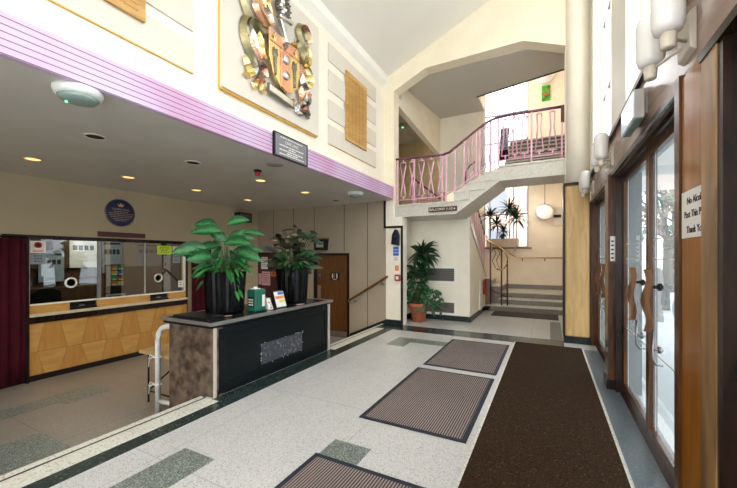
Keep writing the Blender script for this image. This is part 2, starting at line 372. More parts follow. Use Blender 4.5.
# ------------------------------------------------------------------ ceilings, big walls
SL = .437
def zc(x): return 5.86+SL*(x-XL)
b = bm_(); prism(b, [(XL-.3, Y0, zc(XL-.3)), (1.3, Y0, zc(1.3)), (1.3, Y0, zc(1.3)+.2), (XL-.3, Y0, zc(XL-.3)+.2)], (0, YA1-Y0, 0))
struct('ceiling', b, 'ceil')
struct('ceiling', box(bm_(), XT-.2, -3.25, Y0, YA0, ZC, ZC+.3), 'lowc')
struct('wall_left', box(bm_(), XL-.3, XL, Y0, YA0, ZC+.3, 5.86), 'cream')
# cornice
b = bm_(); prism(b, [(XL, Y0, 5.62), (XL+.10, Y0, 5.74), (XL+.10, Y0, zc(XL+.1)), (XL, Y0, 5.86)], (0, YA0-Y0, 0)); struct('trim_3', b, 'white')
# ticket wall (with window opening 2.42-5.20)
WT0, WT1 = 2.42, 5.20
b = bm_(); box(b, XT-.15, XT, Y0, YA0, 1.96, ZC); box(b, XT-.15, XT, Y0, WT0-.02, ZL, 1.96); box(b, XT-.15, XT, WT1+.02, YA0, ZL, 1.96)
struct('wall_ticket', b, 'beige')
# toilet wall Y=7.5, panelled
b = bm_(); box(b, XT-.2, -5.58, YA0, YA0+.15, ZL-.1, 3.0); box(b, -5.58, -4.47, YA0, YA0+.15, 1.70, 3.0); box(b, -4.47, -3.45, YA0, YA0+.15, ZL-.1, 3.0)
tw = struct('wall_back', b, 'toil')
b = bm_()
for x in (-7.0, -6.27, -5.56, -4.62, -3.95): box(b, x-.008, x+.008, YA0-.004, YA0, 1.72 if -5.6 < x < -4.47 else ZL, ZC)
struct('panel_joint', b, 'joint', tw)
# sloped skirting by the steps
b = bm_(); prism(b, [(-3.45, YA0, 0), (-3.45, YA0, .11), (-4.45, YA0, -.33), (-4.45, YA0, -.44)], (0, -.02, 0)); struct('baseboard_back', b, 'skirt')
# fascia
fa = thing('ribbed_fascia', 'lilac ribbed fascia band with pink light put into its colour above the low ticket hall opening', 'fascia', (-3.22, 2, ZC))
obj('ribbed_band', box(bm_(), -3.25, -3.20, Y0, 7.32, ZC, ZC+.29), 'lilac', fa, .006)
obj('end_cap', box(bm_(), -3.26, -3.205, 7.32, 7.38, ZC, ZC+.29), 'lilac', fa)
struct('trim_4', box(bm_(), XL-.02, -3.26, Y0, 7.34, ZC+.2, ZC+.29), 'cream')
# arch wall with opening: pieces
b = bm_()
H = [( .27, 5.60), (-.455, 5.90), (-2.48, 5.87), (-3.25, 5.52)]
def ap(*pts): prism(b, [(x, YA0, z) for x, z in pts], (0, YA1-YA0, 0))
ap((XL-.3, ZC), (-3.25, ZC), (-3.25, 5.52), (XL-.3, 5.5))
ap((XL-.3, 5.5), (-3.25, 5.52), (-2.48, 5.87), (-2.48, zc(-2.48)), (XL-.3, zc(XL-.3)))
ap((-2.48, 5.87), (-.455, 5.90), (-.455, zc(-.455)), (-2.48, zc(-2.48)))
ap((-.455, 5.90), (.27, 5.60), (.27, zc(.27)), (-.455, zc(-.455)))
ap((.27, 2.97), (1.3, 2.97), (1.3, zc(1.3)), (.27, zc(.27)))
aw = struct('wall_arch', b, 'cream2')
# pilaster beside the toilet wall
struct('wall_pilaster', box(bm_(), -3.45, -3.04, YA0-.01, YA1, -.05, 2.54), 'cream')
struct('wall_pilaster', box(bm_(), -3.45, -3.25, YA0-.01, YA1, 2.54, ZC), 'cream')
b = bm_()
box(b, -3.50, -3.45, YA0-.03, YA0, 2.33, ZC); box(b, -3.50, -3.04, YA0-.03, YA0, 2.28, 2.33); box(b, -3.06, -3.015, YA0-.03, YA0, 0, 2.33)
struct('trim_5', b, 'dark')
struct('baseboard_pilaster', box(bm_(), -3.45, -3.06, YA0-.035, YA0-.01, 0, .12), 'skirt')
# rounded pier + oak cabinet under it
b = bm_(); lathe(b, (.475, 7.56, 2.98), [(.205, 0), (.205, 4.7)], 28); struct('wall_pier', b, 'cream')
pc = thing('oak_pier_casing', 'pale oak veneered casing at the foot of the round cream pier', 'casing', (.44, 7.6, 0))
obj('veneer', box(bm_(), .26, .66, 7.41, 7.79, .12, 2.93), 'oak', pc, .03)
obj('dark_base', box(bm_(), .25, .67, 7.40, 7.79, 0, .12), 'skirt', pc)
obj('dark_cap', box(bm_(), .235, .68, 7.385, 7.79, 2.93, 2.975), 'framed', pc)
obj('dark_edge', box(bm_(), .235, .262, 7.40, 7.79, .12, 2.93), 'dark', pc)
obj('base_trim', box(bm_(), .24, .26, 7.39, 7.41, .0, .0+.12), 'dark', pc)

# ------------------------------------------------------------------ upper left wall panels
def relief_group(y0, y1, yp0, yp1):
    b = bm_()
    for z0, z1 in ((3.63, 3.97), (4.09, 4.42), (4.59, 4.95), (5.11, 5.43)):
        box(b, XL, XL+.022, y0, y1, z0, z1)
    return b
t = struct('trim_6', relief_group(5.12, 7.02, 0, 0), 'panelb')
t = struct('trim_7', relief_group(.55, 2.48, 0, 0), 'panelb')
b = bm_()
for y0, y1 in ((5.12, 7.02), (.55, 2.48)):
    box(b, XL+.001, XL+.022, y0, y1, 3.622, 3.63)
struct('trim_8', b, 'gold')
def wood_plaque(y0, y1, label):
    t = thing('wooden_plaque', label, 'plaque', (XL, (y0+y1)/2, 3.86), 'wooden relief plaques on the upper wall')
    obj('backing', box(bm_(), XL+.02, XL+.055, y0, y1, 3.86, 5.2), 'plaq', t)
    b = bm_(); n = 22
    for i in range(n):
        z = 3.92+i*(1.22/n)
        for j in range(5):
            y = y0+.06+j*(y1-y0-.12)/5
            box(b, XL+.055, XL+.062, y+.008, y+(y1-y0-.12)/5-.008, z+.006, z+1.22/n-.012)
    obj('carved_lines', b, 'oakh', t)
wood_plaque(5.68, 6.51, 'wooden plaque with carved rows right of the coat of arms')
wood_plaque(1.12, 1.95, 'wooden plaque cut off by the top picture edge, left of the coat of arms')

# ------------------------------------------------------------------ coat of arms
XA = XL+.075
t = thing('coat_of_arms', 'copper and brass coat of arms on a beige panel above the fascia', 'coat of arms', (XL, 3.85, 3.66))
obj('mounting_panel', box(bm_(), XL+.0, XA, 2.82, 4.74, 3.625, 5.44), 'panelb', t)
b = bm_(); box(b, XL+.002, XA-.025, 2.82, 4.74, 3.605, 3.625); box(b, XL+.002, XL+.025, 2.812, 2.82, 3.625, 5.44)
obj('amber_edge', b, 'gold', t)
KA = .963
def ar(y, z): return (y*KA, 1.6+(z-1.6)*KA)
def plate(name, pts, m, x=.0, d=.03, par=t):
    pts = [ar(*p) for p in pts]
    b = bm_(); prism(b, [(XA+x, y, z) for y, z in pts], (d, 0, 0)); return obj(name, b, m, par, .004)
def ribbon(name, pts, ws, m, x=.02, d=.035, par=t):
    """swirl of plate metal: smooth centreline with varying width"""
    P = [V((0, *ar(y, z))) for y, z in pts]; ws = [q*1.05 for q in ws]; d *= 1.5; cl = []; wl = []
    n = len(P)
    for i in range(n-1):
        p0, p1, p2, p3 = P[max(i-1, 0)], P[i], P[i+1], P[min(i+2, n-1)]
        for k in range(5):
            s = k/5; cl.append(.5*((2*p1)+(p2-p0)*s+(2*p0-5*p1+4*p2-p3)*s*s+(3*p1-p0-3*p2+p3)*s**3)); wl.append(ws[i]*(1-s)+ws[i+1]*s)
    cl.append(P[-1]); wl.append(ws[-1])
    b = bm_(); rows = []
    for i, p in enumerate(cl):
        tt = (cl[min(i+1, len(cl)-1)]-cl[max(i-1, 0)]).normalized(); sd = V((0, -tt.z, tt.y)); w = wl[i]/2
        rows.append([b.verts.new(q) for q in (p-sd*w+V((XA+x, 0, 0)), p+V((XA+x+d+w*.35, 0, 0)), p+sd*w+V((XA+x, 0, 0)))])
    for i in range(len(rows)-1):
        for j in range(2): b.faces.new((rows[i][j], rows[i][j+1], rows[i+1][j+1], rows[i+1][j]))
        b.faces.new((rows[i][2], rows[i][0], rows[i+1][0], rows[i+1][2]))
    b.faces.new(rows[0]); b.faces.new(rows[-1][::-1])
    return obj(name, b, m, par)
sh = [(3.60, 4.80), (4.26, 4.80), (4.27, 4.42), (4.22, 4.22), (4.10, 4.08), (3.97, 4.02), (3.84, 4.06), (3.70, 4.20), (3.61, 4.42)]
s = plate('shield', sh, 'brassy', .06, .05)
def onsh(name, pts, m, d=.012): plate(name, pts, m, .11, d, s)
onsh('shield_centre', [(3.83, 4.62), (4.04, 4.62), (4.04, 4.06), (3.97, 4.035), (3.84, 4.075)], 'copper')
onsh('shield_chief', [(3.61, 4.79), (4.25, 4.79), (4.25, 4.63), (3.61, 4.63)], 'copper', .010)
for yy in (3.70, 3.93, 4.16):
    onsh('chief_charge', [(yy-.05, 4.71), (yy-.02, 4.74), (yy, 4.78), (yy+.02, 4.74), (yy+.05, 4.71), (yy+.02, 4.68), (yy, 4.64), (yy-.02, 4.68)], 'brassy' if yy != 3.93 else 'pewter', .03)
for zz in (4.50, 4.27):
    b = bm_(); lathe(b, (XA+.12, *ar(3.935, zz)), [(.065, 0), (.06, .02), (.02, .028)], 16, axis='x'); obj('roundel', b, 'steel', s)
for yy, zz in ((3.72, 4.4), (4.14, 4.4)):
    onsh('torch', [(yy-.015, zz-.22), (yy+.015, zz-.22), (yy+.02, zz+.02), (yy+.045, zz+.08), (yy+.03, zz+.17), (yy, zz+.13), (yy-.03, zz+.17), (yy-.045, zz+.08), (yy-.02, zz+.02)], 'pewter', .02)
b = bm_()
prism(b, [(XA+.09, *ar(y, z)) for y, z in ((3.78, 5.02), (3.95, 5.06), (4.06, 4.98), (4.08, 4.84), (4.0, 4.76), (3.92, 4.74), (3.86, 4.86))], (.07, 0, 0))
prism(b, [(XA+.10, *ar(y, z)) for y, z in ((3.74, 5.04), (4.04, 5.09), (4.04, 5.05), (3.76, 5.00))], (.09, 0, 0))
obj('helmet', b, 'steel', t, .008)
b = bm_()
for k in range(16):
    a = 2*PI*k/16; cy, cz = ar(3.92+.125*math.cos(a), 5.29+.185*math.sin(a))
    for q in range(4):
        aa = a+q*PI/2; tube(b, [(XA+.06, cy, cz), (XA+.10, cy+.032*math.cos(aa), cz+.04*math.sin(aa)), (XA+.07, cy+.05*math.cos(aa+.7), cz+.055*math.sin(aa+.7))], [.018, .014, .004], 5)
tube(b, [(XA+.06, *ar(3.92+.125*math.cos(2*PI*k/24), 5.29+.185*math.sin(2*PI*k/24))) for k in range(25)], .022, 6)
obj('crest_wreath', b, 'pewter', t)
b = bm_()
for y, z, q in ((3.92, 5.36, .06), (3.88, 5.28, .05), (3.97, 5.26, .05), (3.92, 5.2, .045)): lathe(b, (XA+.06, *ar(y, z)), [(q, 0), (q*.8, .03), (.01, .05)], 10, axis='x')
obj('crest_figure', b, 'steel', t)
# mantling left of the shield, from top down
ribbon('mantling', [(3.32, 5.48), (3.40, 5.36), (3.36, 5.2), (3.48, 5.06), (3.6, 4.92), (3.66, 4.82)], [.10, .13, .08, .10, .07, .03], 'copper')
ribbon('mantling', [(3.72, 5.47), (3.62, 5.4), (3.5, 5.44), (3.42, 5.32), (3.52, 5.2), (3.66, 5.12)], [.05, .12, .16, .12, .09, .03], 'copper')
ribbon('mantling', [(3.5, 5.3), (3.58, 5.22), (3.56, 5.1), (3.66, 5.02), (3.74, 4.9)], [.06, .11, .09, .06, .02], 'steel', .04)
ribbon('mantling', [(3.34, 5.2), (3.4, 5.02), (3.52, 4.9), (3.64, 4.84)], [.02, .07, .08, .04], 'bronze', .05)
ribbon('mantling', [(3.16, 4.98), (3.24, 4.86), (3.36, 4.74), (3.5, 4.66), (3.62, 4.72)], [.03, .08, .1, .09, .03], 'bronze', .03)
ribbon('mantling', [(4.0, 5.1), (4.1, 4.96), (4.16, 4.84), (4.28, 4.74)], [.03, .08, .07, .03], 'copper')
ribbon('mantling', [(3.94, 5.12), (4.06, 5.05), (4.14, 4.92), (4.22, 4.8)], [.03, .05, .05, .02], 'bronze', .05)
ribbon('mantling', [(3.40, 5.44), (3.50, 5.30), (3.44, 5.18), (3.54, 5.02)], [.04, .07, .06, .03], 'brassy', .07)
ribbon('mantling', [(3.28, 5.38), (3.32, 5.22), (3.44, 5.10), (3.56, 4.98), (3.60, 4.88)], [.03, .07, .05, .06, .02], 'pewter', .02)
ribbon('mantling', [(3.46, 5.12), (3.40, 4.98), (3.50, 4.86), (3.60, 4.80)], [.03, .09, .06, .02], 'copper', .05)
ribbon('mantling', [(3.58, 5.36), (3.66, 5.24), (3.62, 5.12), (3.70, 5.0)], [.03, .07, .06, .02], 'brassy', .06)
ribbon('mantling', [(4.10, 5.02), (4.20, 4.90), (4.24, 4.80), (4.30, 4.66)], [.02, .07, .07, .03], 'pewter', .03)
ribbon('mantling', [(4.04, 4.94), (4.12, 4.86), (4.20, 4.84)], [.03, .06, .02], 'brassy', .07)
ribbon('supporter_fin', [(3.30, 4.62), (3.36, 4.52), (3.40, 4.40), (3.48, 4.30)], [.02, .06, .07, .02], 'steel', .06)
ribbon('supporter_fin', [(3.36, 4.28), (3.42, 4.18), (3.50, 4.10), (3.56, 4.02)], [.03, .08, .07, .03], 'pewter', .03)
ribbon('supporter_fin', [(4.44, 4.62), (4.50, 4.54), (4.46, 4.44), (4.54, 4.36)], [.03, .07, .07, .02], 'brassy', .08)
ribbon('supporter_fin', [(4.40, 4.22), (4.46, 4.14), (4.52, 4.18), (4.56, 4.26)], [.03, .07, .06, .02], 'steel', .07)
ribbon('supporter_fin', [(4.36, 4.14), (4.42, 4.04), (4.38, 3.98)], [.03, .07, .02], 'pewter', .06)
# supporters
s2 = thing
ribbon('supporter', [(3.56, 4.66), (3.44, 4.78), (3.28, 4.74), (3.22, 4.58), (3.28, 4.4), (3.4, 4.26), (3.5, 4.16)], [.03, .08, .10, .10, .12, .15, .08], 'bronze', .02)
ribbon('supporter', [(3.26, 4.5), (3.36, 4.36), (3.46, 4.26), (3.56, 4.2), (3.6, 4.1)], [.03, .14, .18, .12, .05], 'copper', .045)
ribbon('supporter_fin', [(3.44, 4.68), (3.52, 4.56), (3.54, 4.44), (3.6, 4.36)], [.02, .09, .07, .03], 'brassy', .03)
ribbon('supporter', [(4.56, 5.16), (4.5, 5.27), (4.38, 5.30), (4.32, 5.18), (4.40, 5.02), (4.50, 4.88), (4.46, 4.74), (4.36, 4.68)], [.08, .09, .07, .08, .09, .10, .09, .05], 'bronze', .03)
ribbon('supporter_head', [(4.60, 5.12), (4.55, 5.24), (4.44, 5.31), (4.34, 5.26)], [.07, .1, .08, .04], 'copper', .05)
ribbon('supporter_fin', [(4.50, 5.02), (4.58, 4.88), (4.56, 4.74), (4.46, 4.64)], [.02, .07, .08, .03], 'brassy', .05)
ribbon('supporter_fin', [(4.28, 5.0), (4.34, 4.92), (4.4, 4.82), (4.42, 4.72)], [.03, .10, .08, .03], 'bronze', .04)
ribbon('supporter', [(4.32, 4.66), (4.42, 4.56), (4.52, 4.42), (4.5, 4.26), (4.42, 4.12), (4.48, 3.98)], [.05, .12, .18, .16, .12, .04], 'copper', .03)
ribbon('supporter_fin', [(4.46, 4.72), (4.58, 4.66), (4.66, 4.52), (4.62, 4.42)], [.04, .12, .12, .03], 'brassy', .03)
ribbon('supporter_fin', [(4.34, 4.5), (4.40, 4.38), (4.5, 4.32), (4.58, 4.4)], [.03, .10, .10, .03], 'steel', .06)
ribbon('supporter_fin', [(4.56, 4.3), (4.60, 4.16), (4.54, 4.04), (4.60, 3.93)], [.03, .1, .07, .02], 'pewter', .02)
ribbon('supporter_fin', [(4.3, 4.3), (4.36, 4.18), (4.34, 4.08)], [.03, .1, .03], 'copper', .06)
# foliage at lower left
for i, (y, z, dy, dz, m) in enumerate(((3.34, 4.06, -.12, .16, 'brassy'), (3.36, 4.02, -.14, -.02, 'brassy'), (3.4, 4.04, .04, .16, 'steel'), (3.42, 4.0, .16, .02, 'copper'), (3.5, 3.98, .1, -.1, 'brassy'), (3.44, 3.98, -.05, -.12, 'brassy'))):
    ribbon('leaf_ornament', [(y, z), (y+dy*.5, z+dz*.5), (y+dy, z+dz)], [.04, .1, .01], m, .03)
s = plate('motto_scroll', [(3.63, 4.05), (3.63, 3.93), (4.17, 3.88), (4.17, 4.0)], 'pewter', .05, .03)
plate('scroll_face', [(3.65, 4.035), (3.65, 3.95), (4.15, 3.90), (4.15, 3.985)], 'steel', .08, .004, s)
ribbon('scroll_curl', [(4.17, 3.94), (4.24, 4.02), (4.3, 3.98), (4.28, 3.9), (4.38, 3.88)], [.1, .1, .06, .05, .02], 'steel', .03)
ribbon('scroll_curl', [(4.28, 3.92), (4.38, 3.9), (4.5, 3.93), (4.56, 3.86)], [.04, .09, .05, .02], 'pewter', .03)

# stone commemorative plaque on fascia
t = thing('commemorative_plaque', 'grey slate plaque with white lettering set into the lilac fascia', 'plaque', (-3.2, 3.76, 2.98))
obj('slab', box(bm_(), -3.20, -3.17, 3.43, 4.09, 2.95, 3.235), 'slate', t)
b = bm_(); box(b, -3.20, -3.165, 3.41, 3.43, 2.935, 3.25); box(b, -3.20, -3.165, 4.09, 4.11, 2.935, 3.25); box(b, -3.2, -3.165, 3.43, 4.09, 2.935, 2.95); box(b, -3.2, -3.165, 3.43, 4.09, 3.235, 3.25)
obj('rim', b, 'blk', t)
b = bm_()
text_bm(b, 'CIVIC HALL', (-3.168, 3.76, 3.15), (0, 1, 0), (0, 0, 1), .055)
rr = random.Random(3)
for z, w in ((3.205, .46), (3.10, .5), (3.07, .14), (3.04, .5), (3.01, .2), (2.985, .5)):
    y = 3.76-w/2
    while y < 3.76+w/2:
        l = rr.uniform(.02, .06); box(b, -3.17, -3.167, y, y+l, z-.006, z+.006); y += l+.012
obj('lettering', b, 'whitetxt', t)

# ------------------------------------------------------------------ ceiling fittings
dl = None
rows = [('fascia side', (-4.47, [1.99, 3.18, 4.47, 5.72, 6.88])), ('ticket window side', (-6.25, [2.05, 3.26, 4.52, 5.85]))]
nm = ['nearest the camera', 'second from the camera', 'third from the camera', 'fourth from the camera', 'farthest from the camera']
lit = {(-4.47, 3.18): 0, (-4.47, 1.99): 0, (-4.47, 6.88): 0}
def downlight(x, y, on, label):
    t = thing('downlight', label, 'ceiling light', (x, y, ZC), 'round recessed downlights in the low ceiling')
    b = bm_(); lathe(b, (x, y, ZC-.012), [(.112, .012), (.112, .004), (.10, 0), (.083, .004), (.083, .012)], 24); obj('trim_ring', b, 'plast' if not on else 'ring', t)  # gold ring on lit fittings: lamplight put into the trim colour
    b = bm_(); lathe(b, (x, y, ZC-.004), [(.083, 0), (.08, .003)], 20); obj('recess', b, 'hole' if not on else 'bulb', t)
    if on:
        l = bpy.data.lights.new('lamp_or_fill_light', 'SPOT'); l.energy = 11; l.color = (1, .78, .5); l.spot_size = 2.2; l.spot_blend = .6; l.shadow_soft_size = .06
        o = bpy.data.objects.new('lamp_or_fill_light', l); C.objects.link(o); o.parent = t; o.location = (0, 0, -.03)
for side, (x, ys) in rows:
    for i, y in enumerate(ys):
        on = (x, y) not in lit and not (x == -6.25 and y == 4.52 and False)
        downlight(x, y, on, f"{'lit' if on else 'unlit'} round downlight in the {side} row, {nm[i] if not (x == -6.25 and i == 3) else 'farthest from the camera'}")
def dome(x, y, r, label, led):
    t = thing('emergency_light', label, 'emergency light', (x, y, ZC))
    b = bm_(); lathe(b, (x, y, ZC), [(r, 0), (r, -.02), (r*.93, -.045), (r*.82, -.06)], 32); obj('housing', b, 'wplast', t)
    b = bm_(); lathe(b, (x, y, ZC-.06), [(r*.82, 0), (r*.7, -.025), (r*.4, -.04), (0, -.045)], 32); obj('lens', b, 'dome', t)
    if led:
        b = bm_(); lathe(b, (x-.05, y-.06, ZC-.098), [(.008, 0), (.006, -.006), (0, -.008)], 10); obj('indicator', b, 'led', t)
dome(-3.36, 1.38, .165, 'round emergency light with green indicator on the ceiling at far left', True)
dome(-3.56, 6.22, .165, 'round white emergency light at the far end of the low ceiling', False)
b = bm_(); lathe(b, (-3.52, 3.80, ZC), [(.12, 0), (.118, -.008), (0, -.009)], 24); tag(obj('ceiling_speaker', b, mat('grille_grey', (.30, .29, .27), .6, na=.5, ns=120)), 'flat round grey speaker grille in the low ceiling behind the slate plaque', 'speaker')
b = bm_(); box(b, -4.02, -3.94, 3.88, 3.96, ZC-.03, ZC); t = thing('fire_beacon', 'small dark red fire alarm beacon on the low ceiling', 'alarm', (-3.98, 3.92, ZC))
obj('base', b, 'blk', t); b = bm_(); lathe(b, (-3.98, 3.92, ZC-.03), [(.04, 0), (.038, -.05), (.02, -.06), (0, -.062)], 14); obj('lens', b, 'redpl', t)
t = thing('wall_speaker', 'black box loudspeaker high on the ticket wall near the far corner', 'speaker', (XT, 6.85, 2.56))
obj('cabinet', box(bm_(), XT, XT+.2, 6.63, 7.08, 2.56, 2.82), 'blk', t, .01)
obj('grille', box(bm_(), XT+.2, XT+.207, 6.66, 7.05, 2.59, 2.79), 'vent', t)

# ------------------------------------------------------------------ ticket counter and glazing
t = thing('ticket_counter', 'patterned oak ticket counter front under the glazed ticket window', 'counter', (XT, 3.8, ZL))
b = bm_(); XP = XT+.06
box(b, XT, XP, WT0, WT1, ZL+.10, .50, 0)
# trapezoid veneer leaves
zr = [(.02, .50), (ZL+.10, .02)]
n = 9; w = (WT1-WT0)/n
for r, (z0, z1) in enumerate(zr):
    for i in range(n+1):
        yc = WT0+w*(i+.0); q = .05*(1 if (i+r) % 2 else -1); q2 = -q
        def cl(v): return max(WT0+.002, min(WT1-.002, v))
        a0, a1 = cl(yc-w/2-q+.003), cl(yc+w/2+q-.003); c0, c1 = cl(yc-w/2-q2+.003), cl(yc+w/2+q2-.003)
        zz0, zz1 = z0+.004, z1-.004
        if a1-a0 > .02 and c1-c0 > .02: prism(b, [(XP, a0, zz0), (XP, a1, zz0), (XP, c1, zz1), (XP, c0, zz1)], (.004, 0, 0), 1 if (i+r) % 2 else 2)
obj('veneer_front', b, ['seam', 'oakv', 'oakh'], t)
obj('plinth', box(bm_(), XT, XT+.04, WT0, WT1, ZL, ZL+.10), 'dark', t)
obj('dark_band', box(bm_(), XT, XT+.085, WT0, WT1, .50, .61), 'framed', t)
obj('ledge', box(bm_(), XT-.3, XT+.12, WT0, WT1, .61, .655), mat('cream_ledge', (.62, .56, .42), .4), t, .008)
b = bm_(); box(b, XT-.04, XT+.03, WT0, 2.98, .655, .79); box(b, XT-.04, XT+.03, 3.4, 4.38, .655, .79); box(b, XT-.04, XT+.03, 4.78, WT1, .655, .79)
obj('upstand', b, 'oakh', t)
for y0, y1 in ((2.98, 3.4), (4.38, 4.78)):
    b = bm_(); box(b, XT-.10, XT+.03, y0, y1, .657, .70); box(b, XT-.10, XT-.02, y0, y1, .70, .79); tr = obj('cash_tray', b, 'blk', t)
    b = bm_(); box(b, XT+.01, XT+.034, y0+.14, y0+.22, .71, .73); obj('coin_scoop', b, 'alu', tr)
obj('back_top', box(bm_(), XT-.75, XT-.3, WT0, WT1, .60, .64), 'office', t)
t = thing('ticket_window', 'wide glazed ticket window with cream frame above the counter', 'window', (XT, 3.8, .79))
b = bm_(); box(b, XT-.03, XT+.02, WT0, WT0+.03, .79, 1.90); box(b, XT-.03, XT+.02, WT1-.03, WT1, .79, 1.90); box(b, XT-.03, XT+.02, WT0, WT1, .79, .815)
obj('frame', b, 'winf', t)
obj('head_trim', box(bm_(), XT-.05, XT+.04, WT0-.3, WT1+.05, 1.90, 1.965), 'framed', t)
obj('mullion', box(bm_(), XT-.02, XT+.02, 3.42, 3.47, .815, 1.90), 'alu', t)
obj('mullion', box(bm_(), XT-.02, XT+.005, 4.28, 4.30, .815, 1.90), 'grey', t)
for y0, y1 in ((WT0+.03, 3.42), (3.47, 4.28), (4.30, WT1-.03)): obj('pane', box(bm_(), XT-.008, XT-.002, y0, y1, .815, 1.90), 'g_tick', t)
for y in (3.01, 4.57):
    b = bm_(); lathe(b, (XT, y, 1.14), [(.065, .0), (.095, .0), (.095, .014), (.065, .014), (.065, 0)], 24, axis='x'); obj('speech_ring', b, 'whitetxt', t)
struct('trim_9', box(bm_(), XT, XT+.05, WT1, WT1+.035, ZL, 1.90), 'dark')
struct('baseboard_ticket', box(bm_(), XT, XT+.02, WT1+.03, YA0, ZL, ZL+.1), 'skirt')
struct('baseboard_left', box(bm_(), XT, XT+.02, Y0, WT0, ZL, ZL+.1), 'skirt')
# curtains
def curtain(y0, y1, z0, z1, n, label, xo=.09):
    b = bm_(); N = n*8; pts = []
    for i in range(N+1):
        y = y0+(y1-y0)*i/N; pts.append((XT+xo+.028*math.sin(2*PI*i/8)+.008*math.sin(i*1.7), y))
    for z_a, z_b in [(z0+(z1-z0)*k/6, z0+(z1-z0)*(k+1)/6) for k in range(6)]:
        def sh_(z): return .012*math.sin(z*2.3)
        for (xa, ya), (xb, yb) in zip(pts, pts[1:]):
            f = b.faces.new([b.verts.new(p) for p in ((xa+sh_(z_a), ya, z_a), (xb+sh_(z_a), yb, z_a), (xb+sh_(z_b), yb, z_b), (xa+sh_(z_b), ya, z_b))]); f.smooth = True
    bmesh.ops.remove_doubles(b, verts=b.verts[:], dist=.0005)
    o = obj('curtain', b, 'curt'); sd = o.modifiers.new('s', 'SOLIDIFY'); sd.thickness = .006
    return tag(o, label, 'curtain')
curtain(1.1, 2.38, ZL+.03, 1.90, 9, 'maroon velvet curtain left of the ticket window')
curtain(5.30, 5.85, ZL+.03, 1.86, 4, 'maroon curtain behind the left planter, right of the ticket window')
struct('trim_10', box(bm_(), XT, XT+.10, 2.385, 2.42, ZL, 1.90), 'framed')
tag(obj('curtain_rail', tube(bm_(), [(XT+.09, 1.0, 1.925), (XT+.09, 2.40, 1.925)], .014), 'framed'), 'dark curtain rail above the left maroon curtain', 'rail')
# office behind
b = bm_(); box(b, -10.0, -9.9, 1.0, 7.0, ZL, 2.6); box(b, -9.9, XT-.15, 6.9, 7.0, ZL, 2.6); box(b, -9.9, XT-.15, 1.0, 1.1, ZL, 2.6); struct('wall_office', b, 'offw')
b = bm_(); box(b, -9.9, -9.86, 1.1, 6.9, ZL, 1.35); struct('trim_11', b, 'office')
b = bm_(); box(b, -9.9, -9.8, 2.9, 4.0, 1.35, 2.5); box(b, -9.9, -9.8, 5.9, 6.9, 1.35, 2.5); struct('trim_12', b, 'office')
struct('ceiling', box(bm_(), -10, XT-.15, 1.0, 7.0, 2.6, 2.7), 'offw'); struct('floor', box(bm_(), -10, XT-.05, 1.0, 7.0, ZL-.1, ZL), 'office')
def paperobj(name, x, y0, y1, z0, z1, m, lines, label, cat='notice', lm='ink', title=None, red=False):
    t = thing(name, label, cat, (x, (y0+y1)/2, z0))
    obj('sheet', box(bm_(), x, x+.003, y0, y1, z0, z1), m, t)
    b = bm_(); r = random.Random(hash((round(y0*100), round(z0*100))) % 99)
    h = (z1-z0)/(lines+1)
    for i in range(lines):
        z = z1-h*(i+.85); ww = (y1-y0)*r.uniform(.45, .8); yc = (y0+y1)/2; yy = yc-ww/2
        while yy < yc+ww/2:
            l = r.uniform(.02, .05); box(b, x+.003, x+.0045, yy, min(yy+l, yc+ww/2), z-h*.16, z+h*.16); yy += l+.012
    obj('print', b, lm, t)
    return t
# no smoking notice
x = XT+.001
t = thing('no_smoking_notice', 'white no smoking notice with red circle on the ticket window left edge', 'notice', (x, 2.55, 1.66))
obj('sheet', box(bm_(), x, x+.003, 2.46, 2.66, 1.665, 1.87), 'paper', t)
b = bm_(); lathe(b, (x+.003, 2.56, 1.80), [(.038, 0), (.05, 0), (.05, .002), (.038, .002), (.038, 0)], 20, axis='x'); prism(b, [(x+.003, 2.525, 1.825), (x+.003, 2.533, 1.833), (x+.003, 2.595, 1.775), (x+.003, 2.587, 1.767)], (.002, 0, 0))
for z in (1.715, 1.69): box(b, x+.003, x+.005, 2.49, 2.63, z-.006, z+.006)
obj('print', b, 'redink', t)
b = bm_(); box(b, x+.003, x+.005, 2.53, 2.59, 1.796, 1.806); obj('cigarette', b, 'ink', t)
paperobj('counter_notice', x, 2.46, 2.66, 1.48, 1.655, 'bluegrey', 3, 'pale grey notice below the no smoking sign on the ticket glass')
paperobj('lime_notice', x, 4.545, 4.87, 1.66, 1.85, 'lime', 4, 'bright lime yellow notice at the upper right of the ticket glass')
t = thing('no_smoking_notice', 'small white no smoking notice right of the lime notice', 'notice', (x, 4.98, 1.65))
obj('sheet', box(bm_(), x, x+.003, 4.90, 5.07, 1.66, 1.84), 'paper', t)
b = bm_(); lathe(b, (x+.003, 4.985, 1.78), [(.035, 0), (.045, 0), (.045, .002), (.035, .002), (.035, 0)], 20, axis='x'); box(b, x+.003, x+.005, 4.92, 5.05, 1.695, 1.707); obj('print', b, 'redink', t)
paperobj('counter_notice', x, 4.90, 5.07, 1.46, 1.64, 'bluegrey', 3, 'pale grey notice under the small no smoking notice at right')
t = paperobj('warning_sticker', x, 5.03, 5.15, .90, 1.05, 'paper', 2, 'small white sticker at the lower right corner of the ticket glass')
